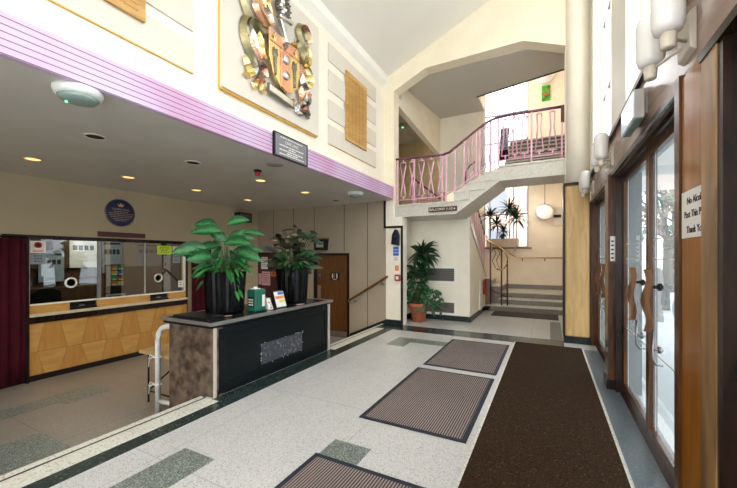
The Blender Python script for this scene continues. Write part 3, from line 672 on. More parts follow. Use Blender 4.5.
# leaflet stand in the window
t = thing('leaflet_stand', 'colourful leaflet rack standing behind the ticket glass', 'leaflet rack', (XT-.2, 3.86, .655))
obj('stand_back', box(bm_(), XT-.22, XT-.19, 3.64, 3.98, .655, 1.45), 'blk', t)
cols = ['orangep', 'yelp', 'green2', 'redink', 'yelp', 'bluep', 'orangep', 'green2']
for i in range(4):
    for j in range(2):
        b = bm_(); box(b, XT-.19, XT-.175, 3.745+j*.115, 3.85+j*.115, 1.02+i*.105, 1.11+i*.105); o = obj('leaflet', b, cols[(i*2+j) % 8], t)
        b = bm_(); box(b, XT-.175, XT-.172, 3.76+j*.115, 3.835+j*.115, 1.03+i*.105, 1.055+i*.105); obj('leaflet_print', b, 'paper', o)
b = bm_(); box(b, XT-.19, XT-.175, 3.655, 3.735, 1.02, 1.42); obj('side_panel', b, 'bluegrey', t)
t = paperobj('counter_card', XT-.14, 3.62, 3.98, .66, .86, 'paper', 3, 'white folded card standing below the leaflet rack')
# objects inside office
def poster(x, y0, y1, z0, z1, lab, m='bluegrey'):
    t = thing('poster_or_reflection', lab, 'poster', (x, (y0+y1)/2, z0), 'posters inside the ticket office')
    obj('sheet', box(bm_(), x, x+.004, y0, y1, z0, z1), m, t)
    b = bm_(); n = 4
    for i in range(n): box(b, x+.004, x+.006, y0+(y1-y0)*(.12+.2*i), y0+(y1-y0)*(.27+.2*i), z1-(z1-z0)*.45, z1-(z1-z0)*.3)
    box(b, x+.004, x+.006, y0+.05, y1-.05, z1-(z1-z0)*.16, z1-(z1-z0)*.1); obj('print', b, 'ink', t)
poster(-9.79, 5.28, 5.98, 1.35, 2.0, 'pale poster on the office wall right of the leaflet rack')
poster(-9.79, 4.5, 4.95, 1.2, 2.05, 'tall pale poster on the office wall behind the leaflet rack', 'bluegrey')
poster(-9.79, 3.3, 3.75, 1.05, 1.75, 'pale poster on the office wall seen through the left pane', 'bluegrey')
poster(-9.79, 3.85, 4.4, 1.35, 2.1, 'white sheet standing in for bright reflections in the ticket glass beside the first mullion', 'paper')  # white sheet takes the place of reflections on the pane
t = thing('office_chair', 'black office chair back seen behind the left ticket pane', 'chair', (-8.7, 3.0, ZL))
b = bm_(); prism(b, [(-8.55, 2.72, .55), (-8.55, 3.25, .55), (-8.55, 3.2, .95), (-8.55, 3.05, 1.02), (-8.55, 2.9, 1.0), (-8.55, 2.74, .9)], (.07, 0, 0)); obj('backrest', b, 'blk', t, .02)
obj('seat', box(bm_(), -9.0, -8.55, 2.72, 3.22, 0, .08), 'blk', t, .02)
b = bm_(); tube(b, [(-8.78, 2.97, 0), (-8.78, 2.97, ZL+.08)], .025)
for k in range(5):
    a = 2*PI*k/5; tube(b, [(-8.78, 2.97, ZL+.1), (-8.78+.28*math.cos(a), 2.97+.28*math.sin(a), ZL+.03)], .02)
obj('base', b, 'blk', t); b = bm_(); tube(b, [(-8.7, 2.97, .05), (-8.52, 2.97, .1), (-8.5, 2.97, .6)], .02); obj('back_bar', b, 'blk', t)
t = thing('telephone', 'small dark red telephone on the counter inside the right pane', 'telephone', (XT-.45, 4.55, .64))
b = bm_(); prism(b, [(XT-.52, 4.45, .66), (XT-.36, 4.45, .66), (XT-.36, 4.45, .69), (XT-.5, 4.45, .76)], (0, .2, 0)); obj('body', b, 'redpl', t)
b = bm_(); tube(b, [(XT-.46, 4.43, .76), (XT-.46, 4.48, .80), (XT-.46, 4.62, .80), (XT-.46, 4.67, .76)], .018); obj('handset', b, 'blk', t)
l = bpy.data.lights.new('office_fill', 'AREA'); l.energy = 22; l.size = 1.2; l.color = (1, .9, .75)
o = bpy.data.objects.new('office_fill', l); C.objects.link(o); o.location = (-8.7, 4, 2.55)  # area fill and its fitting are added to brighten the office
t = thing('office_added_light', 'unseen square white light added to brighten the ticket office', 'ceiling light', (-8.7, 4, 2.6)); obj('diffuser', box(bm_(), -9.0, -8.4, 3.4, 4.6, 2.57, 2.6), 'opal', t)

# navy plaque and maroon sign
t = thing('round_plaque', 'round navy blue plaque with gold lettering on the ticket wall', 'plaque', (XT, 3.81, 2.22))
b = bm_(); lathe(b, (XT, 3.81, 2.48), [(.268, 0), (.268, .02), (.25, .028), (0, .029)], 40, axis='x'); obj('disc', b, 'blueplaque', t)
b = bm_(); lathe(b, (XT, 3.81, 2.48), [(.268, 0), (.275, 0), (.275, .025), (.262, .03), (.262, 0)], 40, axis='x'); obj('rim', b, 'bronze', t)
b = bm_(); text_bm(b, 'TOWN HALL', (XT+.031, 3.81, 2.545), (0, 1, 0), (0, 0, 1), .055)
prism(b, [(XT+.029, y, z) for y, z in ((3.77, 2.60), (3.85, 2.60), (3.87, 2.66), (3.835, 2.635), (3.81, 2.68), (3.785, 2.635), (3.75, 2.66))], (.003, 0, 0))
rr = random.Random(5)
for z, w_ in ((2.50, .24), (2.465, .42), (2.43, .40), (2.395, .36), (2.355, .28), (2.325, .2)):
    y = 3.81-w_/2
    while y < 3.81+w_/2: l_ = rr.uniform(.015, .05); box(b, XT+.029, XT+.031, y, y+l_, z-.005, z+.005); y += l_+.012
obj('lettering', b, 'goldtxt', t)
t = thing('wall_sign_bar', 'long narrow maroon sign bar above the ticket window', 'sign', (XT, 3.85, 1.99))
obj('board', box(bm_(), XT, XT+.03, 3.42, 4.28, 2.0, 2.08), 'maroon', t); b = bm_(); box(b, XT, XT+.032, 3.41, 4.29, 2.08, 2.087); box(b, XT, XT+.032, 3.41, 4.29, 1.993, 2.0); obj('edge', b, 'blk', t)

# notice board in the corner on the toilet wall
t = thing('notice_board', 'maroon felt notice board in the corner behind the planters', 'notice board', (-7.1, YA0, .47))
obj('felt', box(bm_(), -7.58, -6.75, YA0-.02, YA0, .47, 1.70), 'board', t); 
b = bm_(); box(b, -7.58, -6.72, YA0-.03, YA0, .44, .47); box(b, -7.58, -6.72, YA0-.03, YA0, 1.70, 1.73); box(b, -6.75, -6.72, YA0-.03, YA0, .47, 1.70); obj('frame', b, 'framed', t)
def pin(x0, x1, z0, z1, m, lab):
    t = thing('pinned_paper', lab, 'paper', ((x0+x1)/2, YA0-.022, z0)); obj('sheet', box(bm_(), x0, x1, YA0-.024, YA0-.021, z0, z1), m, t)
    b = bm_()
    for i in range(5): z = z1-(z1-z0)*(i+1)/6.5; box(b, x0+.03, x1-.04-.03*(i % 2), YA0-.0255, YA0-.024, z-.006, z+.006)
    obj('print', b, 'ink', t)
pin(-7.45, -7.2, 1.25, 1.6, 'paper', 'upper white paper on the maroon notice board')
pin(-7.42, -7.1, .78, 1.18, 'pinkp', 'pink paper in the middle of the notice board')
pin(-7.06, -6.84, 1.05, 1.18, 'orangep', 'orange paper at the right of the notice board')
pin(-7.56, -7.44, .8, 1.12, 'pinkp', 'narrow pale paper at the left of the notice board')
pin(-7.04, -6.82, 1.28, 1.6, 'maroon', 'dark red leaflet at the upper right of the notice board')

# toilet door
dr = struct('door_1', box(bm_(), -5.50, -4.53, YA0+.03, YA0+.07, ZL+.01, 1.64), 'door')
b = bm_(); box(b, -5.56, -5.50, YA0-.02, YA0+.1, ZL, 1.70); box(b, -4.53, -4.47, YA0-.02, YA0+.1, ZL, 1.70); box(b, -5.50, -4.53, YA0-.02, YA0+.1, 1.64, 1.70)
struct('door_frame', b, 'framed', dr)
obj('push_plate', box(bm_(), -5.47, -5.37, YA0+.022, YA0+.03, .5, .85), 'alu', dr)
obj('kick_plate', box(bm_(), -5.48, -4.55, YA0+.022, YA0+.03, ZL+.02, ZL+.14), 'alu', dr)
t = thing('toilet_sign', 'small black toilet sign with white figures on the brown door', 'sign', (-4.92, YA0+.025, 1.0))
obj('plate', box(bm_(), -5.05, -4.79, YA0+.018, YA0+.03, 1.0, 1.2), 'blk', t)
b = bm_()
for cx in (-4.985, -4.855):
    lathe(b, (cx, YA0+.018, 1.165), [(.014, 0), (.014, -.003), (0, -.003)], 12, axis='y')
    box(b, cx-.018, cx+.018, YA0+.015, YA0+.018, 1.09, 1.145); box(b, cx-.014, cx-.003, YA0+.015, YA0+.018, 1.04, 1.09); box(b, cx+.003, cx+.014, YA0+.015, YA0+.018, 1.04, 1.09)
box(b, -4.922, -4.918, YA0+.015, YA0+.018, 1.04, 1.18); box(b, -4.97, -4.87, YA0+.015, YA0+.018, 1.012, 1.026)
obj('figures', b, 'whitetxt', t)
t = thing('fire_door_sticker', 'small round blue sticker on the brown toilet door', 'sticker', (-5.42, YA0+.02, 1.05)); b = bm_(); lathe(b, (-5.42, YA0+.03, 1.1), [(.04, 0), (.04, -.003), (0, -.004)], 16, axis='y'); obj('disc', b, 'bluep', t)
t = thing('lantern_sign', 'dark wall lantern sign with white lettering above the toilet door', 'lamp', (-5.27, YA0-.1, 1.76))
b = bm_()
prism(b, [(-5.44, YA0-.02, 1.78), (-5.12, YA0-.02, 1.78), (-5.08, YA0-.02, 2.06), (-5.48, YA0-.02, 2.06)], (0, -.13, 0)); obj('body', b, 'blk', t)
b = bm_(); box(b, -5.50, -5.06, YA0-.17, YA0, 2.06, 2.085); box(b, -5.32, -5.24, YA0-.02, YA0, 1.8, 2.06); obj('cap', b, 'bronze', t)
b = bm_(); box(b, -5.40, -5.16, YA0-.152, YA0-.15, 1.84, 2.01); obj('panel', b, mat('lantern_pane', (.16, .16, .15), .3), t)
b = bm_(); 
for z in (1.95, 1.89):
    for k in range(4): box(b, -5.36+k*.05, -5.33+k*.05, YA0-.156, YA0-.152, z-.018, z+.018)
obj('lettering', b, 'whitetxt', t)
struct('wall_light_block', box(bm_(), -6.0, -4.0, YA0+.16, YA0+.3, ZL-.1, 2.0), 'toil'); struct('trim_30', box(bm_(), -5.56, -4.47, YA0-.0, YA0+.16, ZL-.1, ZL+.01), 'slate')  # unseen box added behind the door to stop a light leak
# handrail by the toilet steps
t = thing('wooden_handrail', 'sloping brown wooden handrail on the panelled wall beside the toilet door', 'handrail', (-3.9, YA0, .5))
d_ = V((-3.37, YA0-.09, 1.14))-V((-4.45, YA0-.09, .50)); b = bm_()
prism(b, [(-4.45, YA0-.115, .47), (-4.45, YA0-.065, .47), (-4.45, YA0-.065, .53), (-4.45, YA0-.115, .53)], d_); obj('rail', b, 'door', t, .008)
for f_ in (.15, .86):
    p = V((-4.45, YA0-.09, .47))+d_*f_; b = bm_(); tube(b, [p, p+V((0, .0, -.05)), p+V((0, .085, -.07))], .009, 6); lathe(b, p+V((0, .075, -.07)), [(.025, 0), (.025, .012)], 12, axis='y'); obj('bracket', b, 'chrome', t)
# pilaster items
t = thing('alarm_sounder', 'black rounded alarm sounder near the top of the white pilaster', 'alarm', (-3.17, YA0-.03, 1.92))
b = bm_(); prism(b, [(-3.27, YA0-.03, 1.9), (-3.08, YA0-.03, 1.86), (-3.075, YA0-.03, 2.1), (-3.12, YA0-.03, 2.23), (-3.18, YA0-.03, 2.25), (-3.25, YA0-.03, 2.12)], (0, -.10, 0)); obj('casing', b, mat('navy_black_plastic', (.015, .02, .035), .4), t, .02)
b = bm_(); lathe(b, (-3.17, YA0-.13, 2.05), [(.04, 0), (.03, -.02), (0, -.025)], 16, axis='y'); obj('horn', b, 'blk', t)
b = bm_(); box(b, -3.2, -3.14, YA0-.03, YA0-.01, 1.95, 2.15); obj('mount', b, 'blk', t)
def wsign(x0, x1, z0, z1, m, lab, lm='whitetxt', n=2):
    t = thing('wall_notice', lab, 'notice', ((x0+x1)/2, YA0-.012, z0)); obj('plate', box(bm_(), x0, x1, YA0-.014, YA0-.01, z0, z1), m, t); b = bm_()
    for i in range(n): z = z1-(z1-z0)*(i+1)/(n+1); box(b, x0+.02, x1-.02, YA0-.016, YA0-.014, z-.006, z+.006)
    obj('print', b, lm, t)
wsign(-3.26, -3.12, 1.63, 1.84, 'bluep', 'blue notice below the black sounder on the pilaster')
wsign(-3.25, -3.13, 1.50, 1.62, 'paper', 'white notice with red print under the blue notice', 'redink')
wsign(-3.21, -3.12, 1.28, 1.40, 'orangep', 'small orange red label above the fire alarm call point')
t = thing('fire_call_point', 'red fire alarm call point on the white pilaster', 'alarm', (-3.12, YA0-.01, 1.08))
obj('box_body', box(bm_(), -3.20, -3.07, YA0-.07, YA0-.01, 1.04, 1.19), 'redpl', t, .008); obj('glass_face', box(bm_(), -3.17, -3.10, YA0-.073, YA0-.07, 1.08, 1.15), 'paper', t)
obj('pull_label', box(bm_(), -3.17, -3.12, YA0-.03, YA0-.01, .94, 1.02), 'paper', t)

# ------------------------------------------------------------------ reception desk block
DX0, DX1, DY0, DY1 = -4.20, -3.36, 2.65, 4.97
t = thing('display_desk', 'long black display desk with brown marble end and metal edged top', 'desk', ((DX0+DX1)/2, 3.8, ZL))
b = bm_(); box(b, DX0+.02, DX1-.0, DY0, DY0+.12, ZL, .79); obj('marble_end', b, 'marble', t)
obj('carcass', box(bm_(), DX0+.02, DX1-.012, DY0+.12, DY1-.02, ZL, .79), 'desk', t)
b = bm_(); box(b, DX1-.012, DX1+.004, DY0+.06, DY1-.06, .69, .77); box(b, DX1-.012, DX1+.004, DY0+.06, DY1-.06, .02, .13); box(b, DX1-.012, DX1+.004, DY0+.06, DY0+.15, .13, .69); box(b, DX1-.012, DX1+.004, DY1-.15, DY1-.06, .13, .69)
obj('front_frame', b, 'desk', t, .004)
pse = mat('pale_stone_edge', (.5, .45, .38), .4); obj('pale_edge_strip', box(bm_(), DX1-.012, DX1+.008, DY0-.004, DY0+.03, 0, .79), pse, t); obj('pale_edge_strip', box(bm_(), DX1-.012, DX1+.008, DY1-.05, DY1, 0, .79), pse, t)
pp = obj('speckled_panel', box(bm_(), DX1-.012, DX1+.002, 3.38, 4.22, .18, .45), 'deskp', t)
b = bm_(); r = random.Random(2)
for k in range(16):
    y, z = (r.uniform(3.36, 4.24), r.choice((.17, .46))) if k < 10 else (r.choice((3.37, 4.23)), r.uniform(.17, .46)); lathe(b, (DX1+.002, y, z), [(.007, 0), (.005, .003), (0, .004)], 6, axis='x')
obj('fixing_studs', b, 'whitetxt', pp)
obj('desk_top', box(bm_(), DX0-.03, DX1-.005, DY0-.04, DY1, .79, .855), mat('black_laminate', (.015, .016, .02), .2), t)
b = bm_(); box(b, DX1-.005, DX1+.04, DY0-.06, DY1+.05, .822, .860); box(b, DX0-.06, DX1-.005, DY0-.06, DY0-.04, .822, .860); box(b, DX0-.06, DX0-.03, DY0-.04, DY1+.02, .822, .860); box(b, DX0-.03, DX1-.005, DY1, DY1+.05, .822, .860)
obj('metal_edge', b, 'alu', t, .004)
ZD = .858
# planters
def planter(x, y, lab):
    t = thing('planter', lab, 'planter', (x, y, ZD), 'fluted black planters on the desk')
    b = bm_(); lathe(b, (x, y, ZD), [(.225, 0), (.24, .03), (.265, .5), (.27, .55), (.235, .55), (.235, .47), (0, .47)], 48, fl=True); obj('pot', b, 'planter', t)
    b = bm_(); lathe(b, (x, y, ZD+.48), [(.23, 0), (.1, .03), (0, .035)], 20); obj('soil', b, 'soil', t)
    return t
planter(-3.84, 3.20, 'fluted black planter nearer the camera, holding pale veined leaves')
planter(-3.75, 4.46, 'fluted black planter at the far end of the desk, holding dark foliage')
def plant(name, base, specs, lab, lm, sm='stem'):
    t = thing(name, lab, 'plant', base)
    by = {}
    bs = bm_(); B = V(base)
    for st, pk, d, L_, W_, dr, m, sh_ in specs:
        if m not in by: by[m] = bm_()
        p = B+V(pk)
        tube(bs, [B+V(st), B+V(st).lerp(V(pk), .5)+V((0, 0, .04)), p], [.009, .007, .005], 6)
        leaf(by[m], p, d, L_, W_, dr*.55, 7, shape=sh_, nrm=(.5+r.uniform(-.8, .8), -.5+r.uniform(-.8, .8), .5+r.uniform(-.6, .7)))
    obj('stems', bs, sm, t)
    for m, b_ in by.items(): obj('foliage', b_, m, t)
    return t
r = random.Random(11)
sp = []
big = [ # peak offset (X along view-right ~, Y), direction, length,width
 ((-.10, -.05, .62), (-.7, -.2, .25), .36, .17, .9), ((.05, .0, .66), (.7, .4, .3), .30, .16, .8), ((.02, -.08, .56), (-.9, -.55, .1), .42, .17, .7),
 ((-.22, -.12, .34), (-.6, -.75, -.05), .42, .21, .5), ((.10, -.10, .40), (.85, .15, .1), .42, .22, .7), ((.14, .02, .30), (.9, .3, -.1), .44, .19, 1.1),
 ((.08, -.16, .28), (.5, -.75, .1), .34, .18, .9), ((-.05, .1, .45), (.5, .85, .3), .36, .15, .9), ((.20, .12, .55), (.8, .5, .0), .30, .12, .6),
 ((-.15, .05, .42), (-.8, .3, .25), .34, .16, .9), ((0, .05, .38), (.2, .5, .6), .34, .18, .6), ((-.02, -.2, .22), (-.2, -.9, .1), .32, .18, .9),
 ((.16, -.05, .22), (.75, -.4, .1), .34, .17, .9), ((-.12, -.18, .24), (-.7, -.5, .2), .30, .15, 1.), ((.05, .2, .3), (.4, .8, .2), .36, .16, 1.)]
big += [((r.uniform(-.2, .2), r.uniform(-.2, .2), r.uniform(.12, .45)), (r.uniform(-1, 1), r.uniform(-1, .8), r.uniform(-.3, .4)), r.uniform(.26, .36), r.uniform(.12, .17), .9) for k in range(12)]
for pk, d, L_, W_, dr in big: sp.append(((pk[0]*.25, pk[1]*.25, -.05), pk, d, L_, W_, dr, 'leafa', .8))
for k in range(70):
    a = r.uniform(0, 2*PI); q = r.uniform(.08, .24); h = r.uniform(.0, .22)
    sp.append(((q*math.cos(a)*.6, q*math.sin(a)*.6, -.03), (q*math.cos(a), q*math.sin(a), h), (math.cos(a), math.sin(a), r.uniform(-.5, .35)), r.uniform(.12, .24), r.uniform(.035, .06), 1.4, 'leafb', .8))
for k in range(16):
    a = r.choice((-2.5, -2.2, -.4, 0)) + r.uniform(-.35, .35); q = r.uniform(.25, .33)
    sp.append(((q*math.cos(a)*.7, q*math.sin(a)*.7, .02), (q*math.cos(a), q*math.sin(a), r.uniform(-.22, .1)), (math.cos(a)*.6, math.sin(a)*.6, -.6), r.uniform(.1, .18), .045, .8, 'leafb', .8))
plant('leafy_plant', (-3.84, 3.20, ZD+.52), sp, 'broad green leaved plant with pale veins in the nearer planter', None)
sp = []
for k in range(48):
    a = r.uniform(0, 2*PI); q = r.uniform(.05, .24); h = r.uniform(.0, .32)
    sp.append(((q*math.cos(a)*.4, q*math.sin(a)*.4, -.03), (q*math.cos(a), q*math.sin(a), h), (math.cos(a), math.sin(a), r.uniform(-.2, .6)), r.uniform(.2, .32), r.uniform(.09, .14), 1.0, r.choice(('leafc', 'leafe', 'leafd', 'leafe', 'leafa')), .8))
for k in range(44):
    a = r.uniform(0, 2*PI); q = r.uniform(.1, .26); h = r.uniform(-.02, .22)
    sp.append(((q*math.cos(a)*.6, q*math.sin(a)*.6, -.03), (q*math.cos(a), q*math.sin(a), h), (math.cos(a), math.sin(a), r.uniform(-.4, .5)), r.uniform(.14, .26), r.uniform(.03, .06), 1.2, r.choice(('leafb', 'leafc', 'leafd')), .8))
for pk in ((-.18, -.1, .62), (-.1, .0, .55), (-.2, -.08, .48), (.05, .05, .52), (-.02, -.05, .44), (-.05, .1, .72), (.2, .05, .6), (.25, .1, .58), (.12, .0, .40), (-.25, -.1, .55)):
    for q in (0, 1, 2):
        sp.append(((pk[0]*.2, pk[1]*.2, -.03), (pk[0]+q*.03, pk[1], pk[2]-q*.05), ((-1)**q*.8, r.uniform(-.5, .5), r.uniform(-.2, .4)), r.uniform(.15, .26), .10, .9, 'leafd' if pk[0] < .15 else 'leafe', .8))
plant('mixed_plant', (-3.75, 4.46, ZD+.52), sp, 'dark red and green mixed foliage plant in the farther planter', None)
# items on the desk
t = thing('green_container', 'dark green plastic canister with white cap on the desk', 'container', (-3.575, 3.545, ZD))
b = bm_(); prism(b, [(-3.675, 3.425, ZD), (-3.515, 3.425, ZD), (-3.515, 3.425, ZD+.285), (-3.535, 3.425, ZD+.30), (-3.655, 3.425, ZD+.30), (-3.675, 3.425, ZD+.285)], (0, .19, 0)); obj('body', b, 'grn', t, .015)
b = bm_(); lathe(b, (-3.595, 3.495, ZD+.30), [(.03, 0), (.03, .03), (0, .03)], 16); box(b, -3.635, -3.565, 3.435, 3.565, ZD+.30, ZD+.31); obj('cap', b, 'wplast', t)
obj('white_label', box(bm_(), -3.515, -3.510, 3.545, 3.595, ZD+.06, ZD+.22), 'paper', t)
b = bm_(); box(b, -3.645, -3.545, 3.419, 3.425, ZD+.06, ZD+.2); lb = obj('dark_label', b, 'blk', t)
b = bm_()
for i in range(3):
    for j in range(3): box(b, -3.635+i*.03, -3.615+i*.03, 3.416, 3.419, ZD+.08+j*.035, ZD+.1+j*.035)
obj('label_print', b, 'whitetxt', lb)
def leafletstand(x, y, w, h, m1, lab, extra):
    t = thing('leaflet_holder', lab, 'leaflet holder', (x, y, ZD))
    b = bm_(); prism(b, [(x-.01, y, ZD), (x+.09, y, ZD), (x+.02, y, ZD+h), (x-.01, y, ZD+h)], (0, w, 0)); obj('holder', b, 'blk' if extra else 'wplast', t)
    b = bm_(); prism(b, [(x+.091, y+.01, ZD+.01), (x+.094, y+.01, ZD+.01), (x+.024, y+.01, ZD+h-.01), (x+.021, y+.01, ZD+h-.01)], (0, w-.02, 0)); lf = obj('leaflet', b, 'paper', t)
    n = 4
    for i in range(n):
        f0, f1 = i/n+.04, (i+1)/n-.04
        b = bm_(); z0, z1 = ZD+.01+(h-.02)*f0, ZD+.01+(h-.02)*f1; xa, xb = x+.095-.07*f0, x+.095-.07*f1
        ya, yb = y+.02+(w*.3 if i % 2 else 0), y+w-.02
        prism(b, [(xa, ya, z0), (xa, yb, z0), (xb, yb, z1), (xb, ya, z1)], (.002, 0, .002)); obj('picture', b, m1[i % len(m1)], lf)
leafletstand(-3.58, 3.66, .08, .15, ['orangep', 'bluep', 'orangep', 'paper'], 'small white and orange leaflet holder beside the green canister', False)
leafletstand(-3.58, 3.80, .22, .24, ['paper', 'yelp', 'orangep', 'bluep'], 'black leaflet holder with yellow leaflets in front of the far planter', True)
tag(obj('pink_card', box(bm_(), -3.46, -3.40, 4.20, 4.34, ZD+.003, ZD+.007), 'pinkp'), 'small pink card lying on the desk beside the yellow leaflets', 'card')
tag(obj('wooden_tool', tube(bm_(), [(-3.62, 2.88, ZD+.012), (-3.50, 3.02, ZD+.012)], [.008, .004]), 'ply'), 'small wooden stick lying on the near end of the desk', 'stick')
tag(obj('black_tray', box(bm_(), -4.18, -3.55, 2.70, 2.98, ZD+.002, ZD+.02), 'blk'), 'flat black tray lying on the near end of the desk', 'tray')
# white rail and string ties
t = thing('white_grab_rail', 'white painted tubular rail with string ties at the desk end', 'rail', (-4.5, 2.85, ZL))
b = bm_(); pts = [(-4.58, 2.75, ZL)]
pts += [(-4.58, 2.75, .50)]+[(-4.58+.2*(1-math.cos(a)), 2.75, .50+.2*math.sin(a)) for a in (.3, .6, .9, 1.2, 1.5)]+[(-4.19, 2.75, .72)]
tube(b, pts, .034, 12); obj('upright', b, 'wpaint', t)
obj('lower_bar', tube(bm_(), [(-4.58, 2.75, -.30), (-4.19, 2.75, -.28)], .028, 10), 'wpaint', t)
for z in (.28, -.08):
    b = bm_(); tube(b, [(-4.58+.045*math.cos(a), 2.75+.045*math.sin(a), z) for a in [2*PI*k/10 for k in range(11)]], .008, 6)
    tube(b, [(-4.62, 2.73, z), (-4.70, 2.71, z-.03), (-4.72, 2.71, z-.14)], .007, 6); tube(b, [(-4.62, 2.73, z), (-4.67, 2.70, z+.03), (-4.70, 2.70, z-.03)], .007, 6); obj('string_tie', b, 'paper', t)
# folding table
t = thing('side_table', 'small wooden topped table with black folding legs behind the white rail', 'table', (-4.85, 3.05, ZL))
obj('table_top', box(bm_(), -5.15, -4.4, 2.82, 3.35, .24, .28), 'ply', t, .006)
for x_ in (-5.05, -4.5):
    for y_ in (2.9, 3.27): obj('leg', tube(bm_(), [(x_, y_, .24), (x_, y_, ZL)], .013, 6), 'blk', t)
obj('brace', tube(bm_(), [(-5.05, 2.9, -.3), (-4.5, 2.9, .1)], .01, 6), 'blk', t); obj('brace', tube(bm_(), [(-5.05, 2.9, -.3), (-4.5, 2.9, -.3)], .01, 6), 'blk', t)

# ------------------------------------------------------------------ stair hall
# closet under the stair (wall planes) with sloping top
b = bm_(); box(b, -3.4, -1.72, 8.65, 8.80, 0, 2.54); cw = struct('wall_closet', b, 'cream')
b = bm_(); prism(b, [(-1.87, 8.80, 0), (-1.87, 11.0, 0), (-1.87, 11.0, 1.02), (-1.87, 8.80, 2.40), (-1.87, 8.80, 2.54)][:4], (.15, 0, 0))
struct('wall_stair_side', b, 'cream')
b = bm_(); prism(b, [(-1.72, 8.66, 2.52), (-1.72, 11.02, 1.12), (-1.72, 11.02, 1.0), (-1.72, 8.66, 2.36)], (.03, 0, 0)); struct('trim_13', b, 'stept')
struct('wall_recess', box(bm_(), -3.4, -3.25, YA1, 8.65, 0, 2.54), 'cream')
b = bm_(); box(b, -3.25, -1.69, 8.625, 8.65, 0, .13); box(b, -1.72, -1.695, 8.65, 10.8, 0, .13); box(b, -3.25, -3.22, YA1, 8.65, 0, .13); struct('baseboard_closet', b, 'skirt')
def wvent(z0, z1, lab):
    t = thing('wall_vent', lab, 'vent', (-2.5, 8.65, z0), 'closet wall vents')
    b = bm_(); x0, x1 = -2.95, -2.05
    box(b, x0, x1, 8.63, 8.65, z0, z0+.05); box(b, x0, x1, 8.63, 8.65, z1-.05, z1); box(b, x0, x0+.05, 8.63, 8.65, z0+.05, z1-.05); box(b, x1-.05, x1, 8.63, 8.65, z0+.05, z1-.05)
    obj('frame', b, 'white', t); g = obj('grille', box(bm_(), x0+.05, x1-.05, 8.64, 8.65, z0+.05, z1-.05), 'vent', t)
    b = bm_()
    for k in range(6): z = z0+.07+k*(z1-z0-.12)/6; box(b, x0+.05, x1-.05, 8.635, 8.64, z, z+.008)
    obj('louvre', b, 'slate', g)
wvent(.94, 1.36, 'upper framed dark vent in the cream wall beside the pot plant')
wvent(.14, .50, 'lower framed dark vent in the cream wall behind the terracotta pot')
# potted floor plant
t = thing('potted_dracaena', 'tall dracaena plant in a terracotta pot beside the pilaster', 'plant', (-2.88, 8.2, 0))
b = bm_(); lathe(b, (-2.88, 8.2, 0), [(.16, 0), (.22, .36), (.255, .37), (.265, .46), (.235, .46), (.225, .40), (0, .40)], 28); obj('pot', b, 'terra', t)
b = bm_(); lathe(b, (-2.88, 8.2, .40), [(.22, 0), (0, .015)], 18); obj('soil', b, 'soil', t)
b = bm_(); tube(b, [(-2.86, 8.2, .4), (-2.80, 8.18, 1.0), (-2.78, 8.16, 1.62)], [.03, .025, .02]); tube(b, [(-2.94, 8.22, .4), (-3.02, 8.15, .9), (-3.04, 8.1, 1.2)], [.022, .02, .015]); obj('cane', b, 'trunk', t)
r = random.Random(21); b = bm_(); b2 = bm_(); b3 = bm_()
for c, n, L0 in (((-2.76, 8.16, 1.66), 60, .50), ((-2.76, 8.16, 1.25), 30, .40), ((-2.95, 8.1, 1.2), 44, .32)):
    for k in range(n):
        a = r.uniform(0, 2*PI); e = r.uniform(-.5, 1.2)
        d = V((math.cos(a)*math.cos(e), math.sin(a)*math.cos(e), math.sin(e)))
        if d.x < 0: d.x *= .55
        leaf(b, V(c)+V((0, 0, r.uniform(-.12, .1))), d, L0*r.uniform(.75, 1.0), .085, 1.1, 6, shape=.7, nrm=(r.uniform(-.6, .8), -.8, r.uniform(0, 1)))
obj('foliage', b, 'leafe', t)
for k in range(80):
    a = r.uniform(0, 2*PI); q = r.uniform(.02, .2); h = r.uniform(.5, 1.0)
    leaf(b3, (-2.90+q*math.cos(a), 8.12+q*math.sin(a), h), (math.cos(a), math.sin(a), r.uniform(-.2, .8)), r.uniform(.16, .28), .10, 1.2, 5, nrm=(r.uniform(-.6, .8), -.8, r.uniform(0, 1)))
    tube(b2, [(-2.88, 8.2, .42), (-2.90+q*math.cos(a), 8.12+q*math.sin(a), h)], .004, 4)
for k in range(60):
    cx, cz = -2.55+r.uniform(-.2, .28), .5+r.uniform(-.2, .3); a = r.uniform(0, 2*PI)
    leaf(b3, (cx, 8.05+r.uniform(-.1, .1), cz), (math.cos(a), -.3, math.sin(a)), r.uniform(.1, .2), .065, .6, 4, nrm=(0, -1, .3))
    if k % 5 == 0: tube(b2, [(-2.84, 8.15, .44), (-2.7, 8.1, .66), (cx, 8.05, cz)], .004, 4)
obj('foliage', b3, 'leaff', t); obj('stems', b2, 'stem', t)

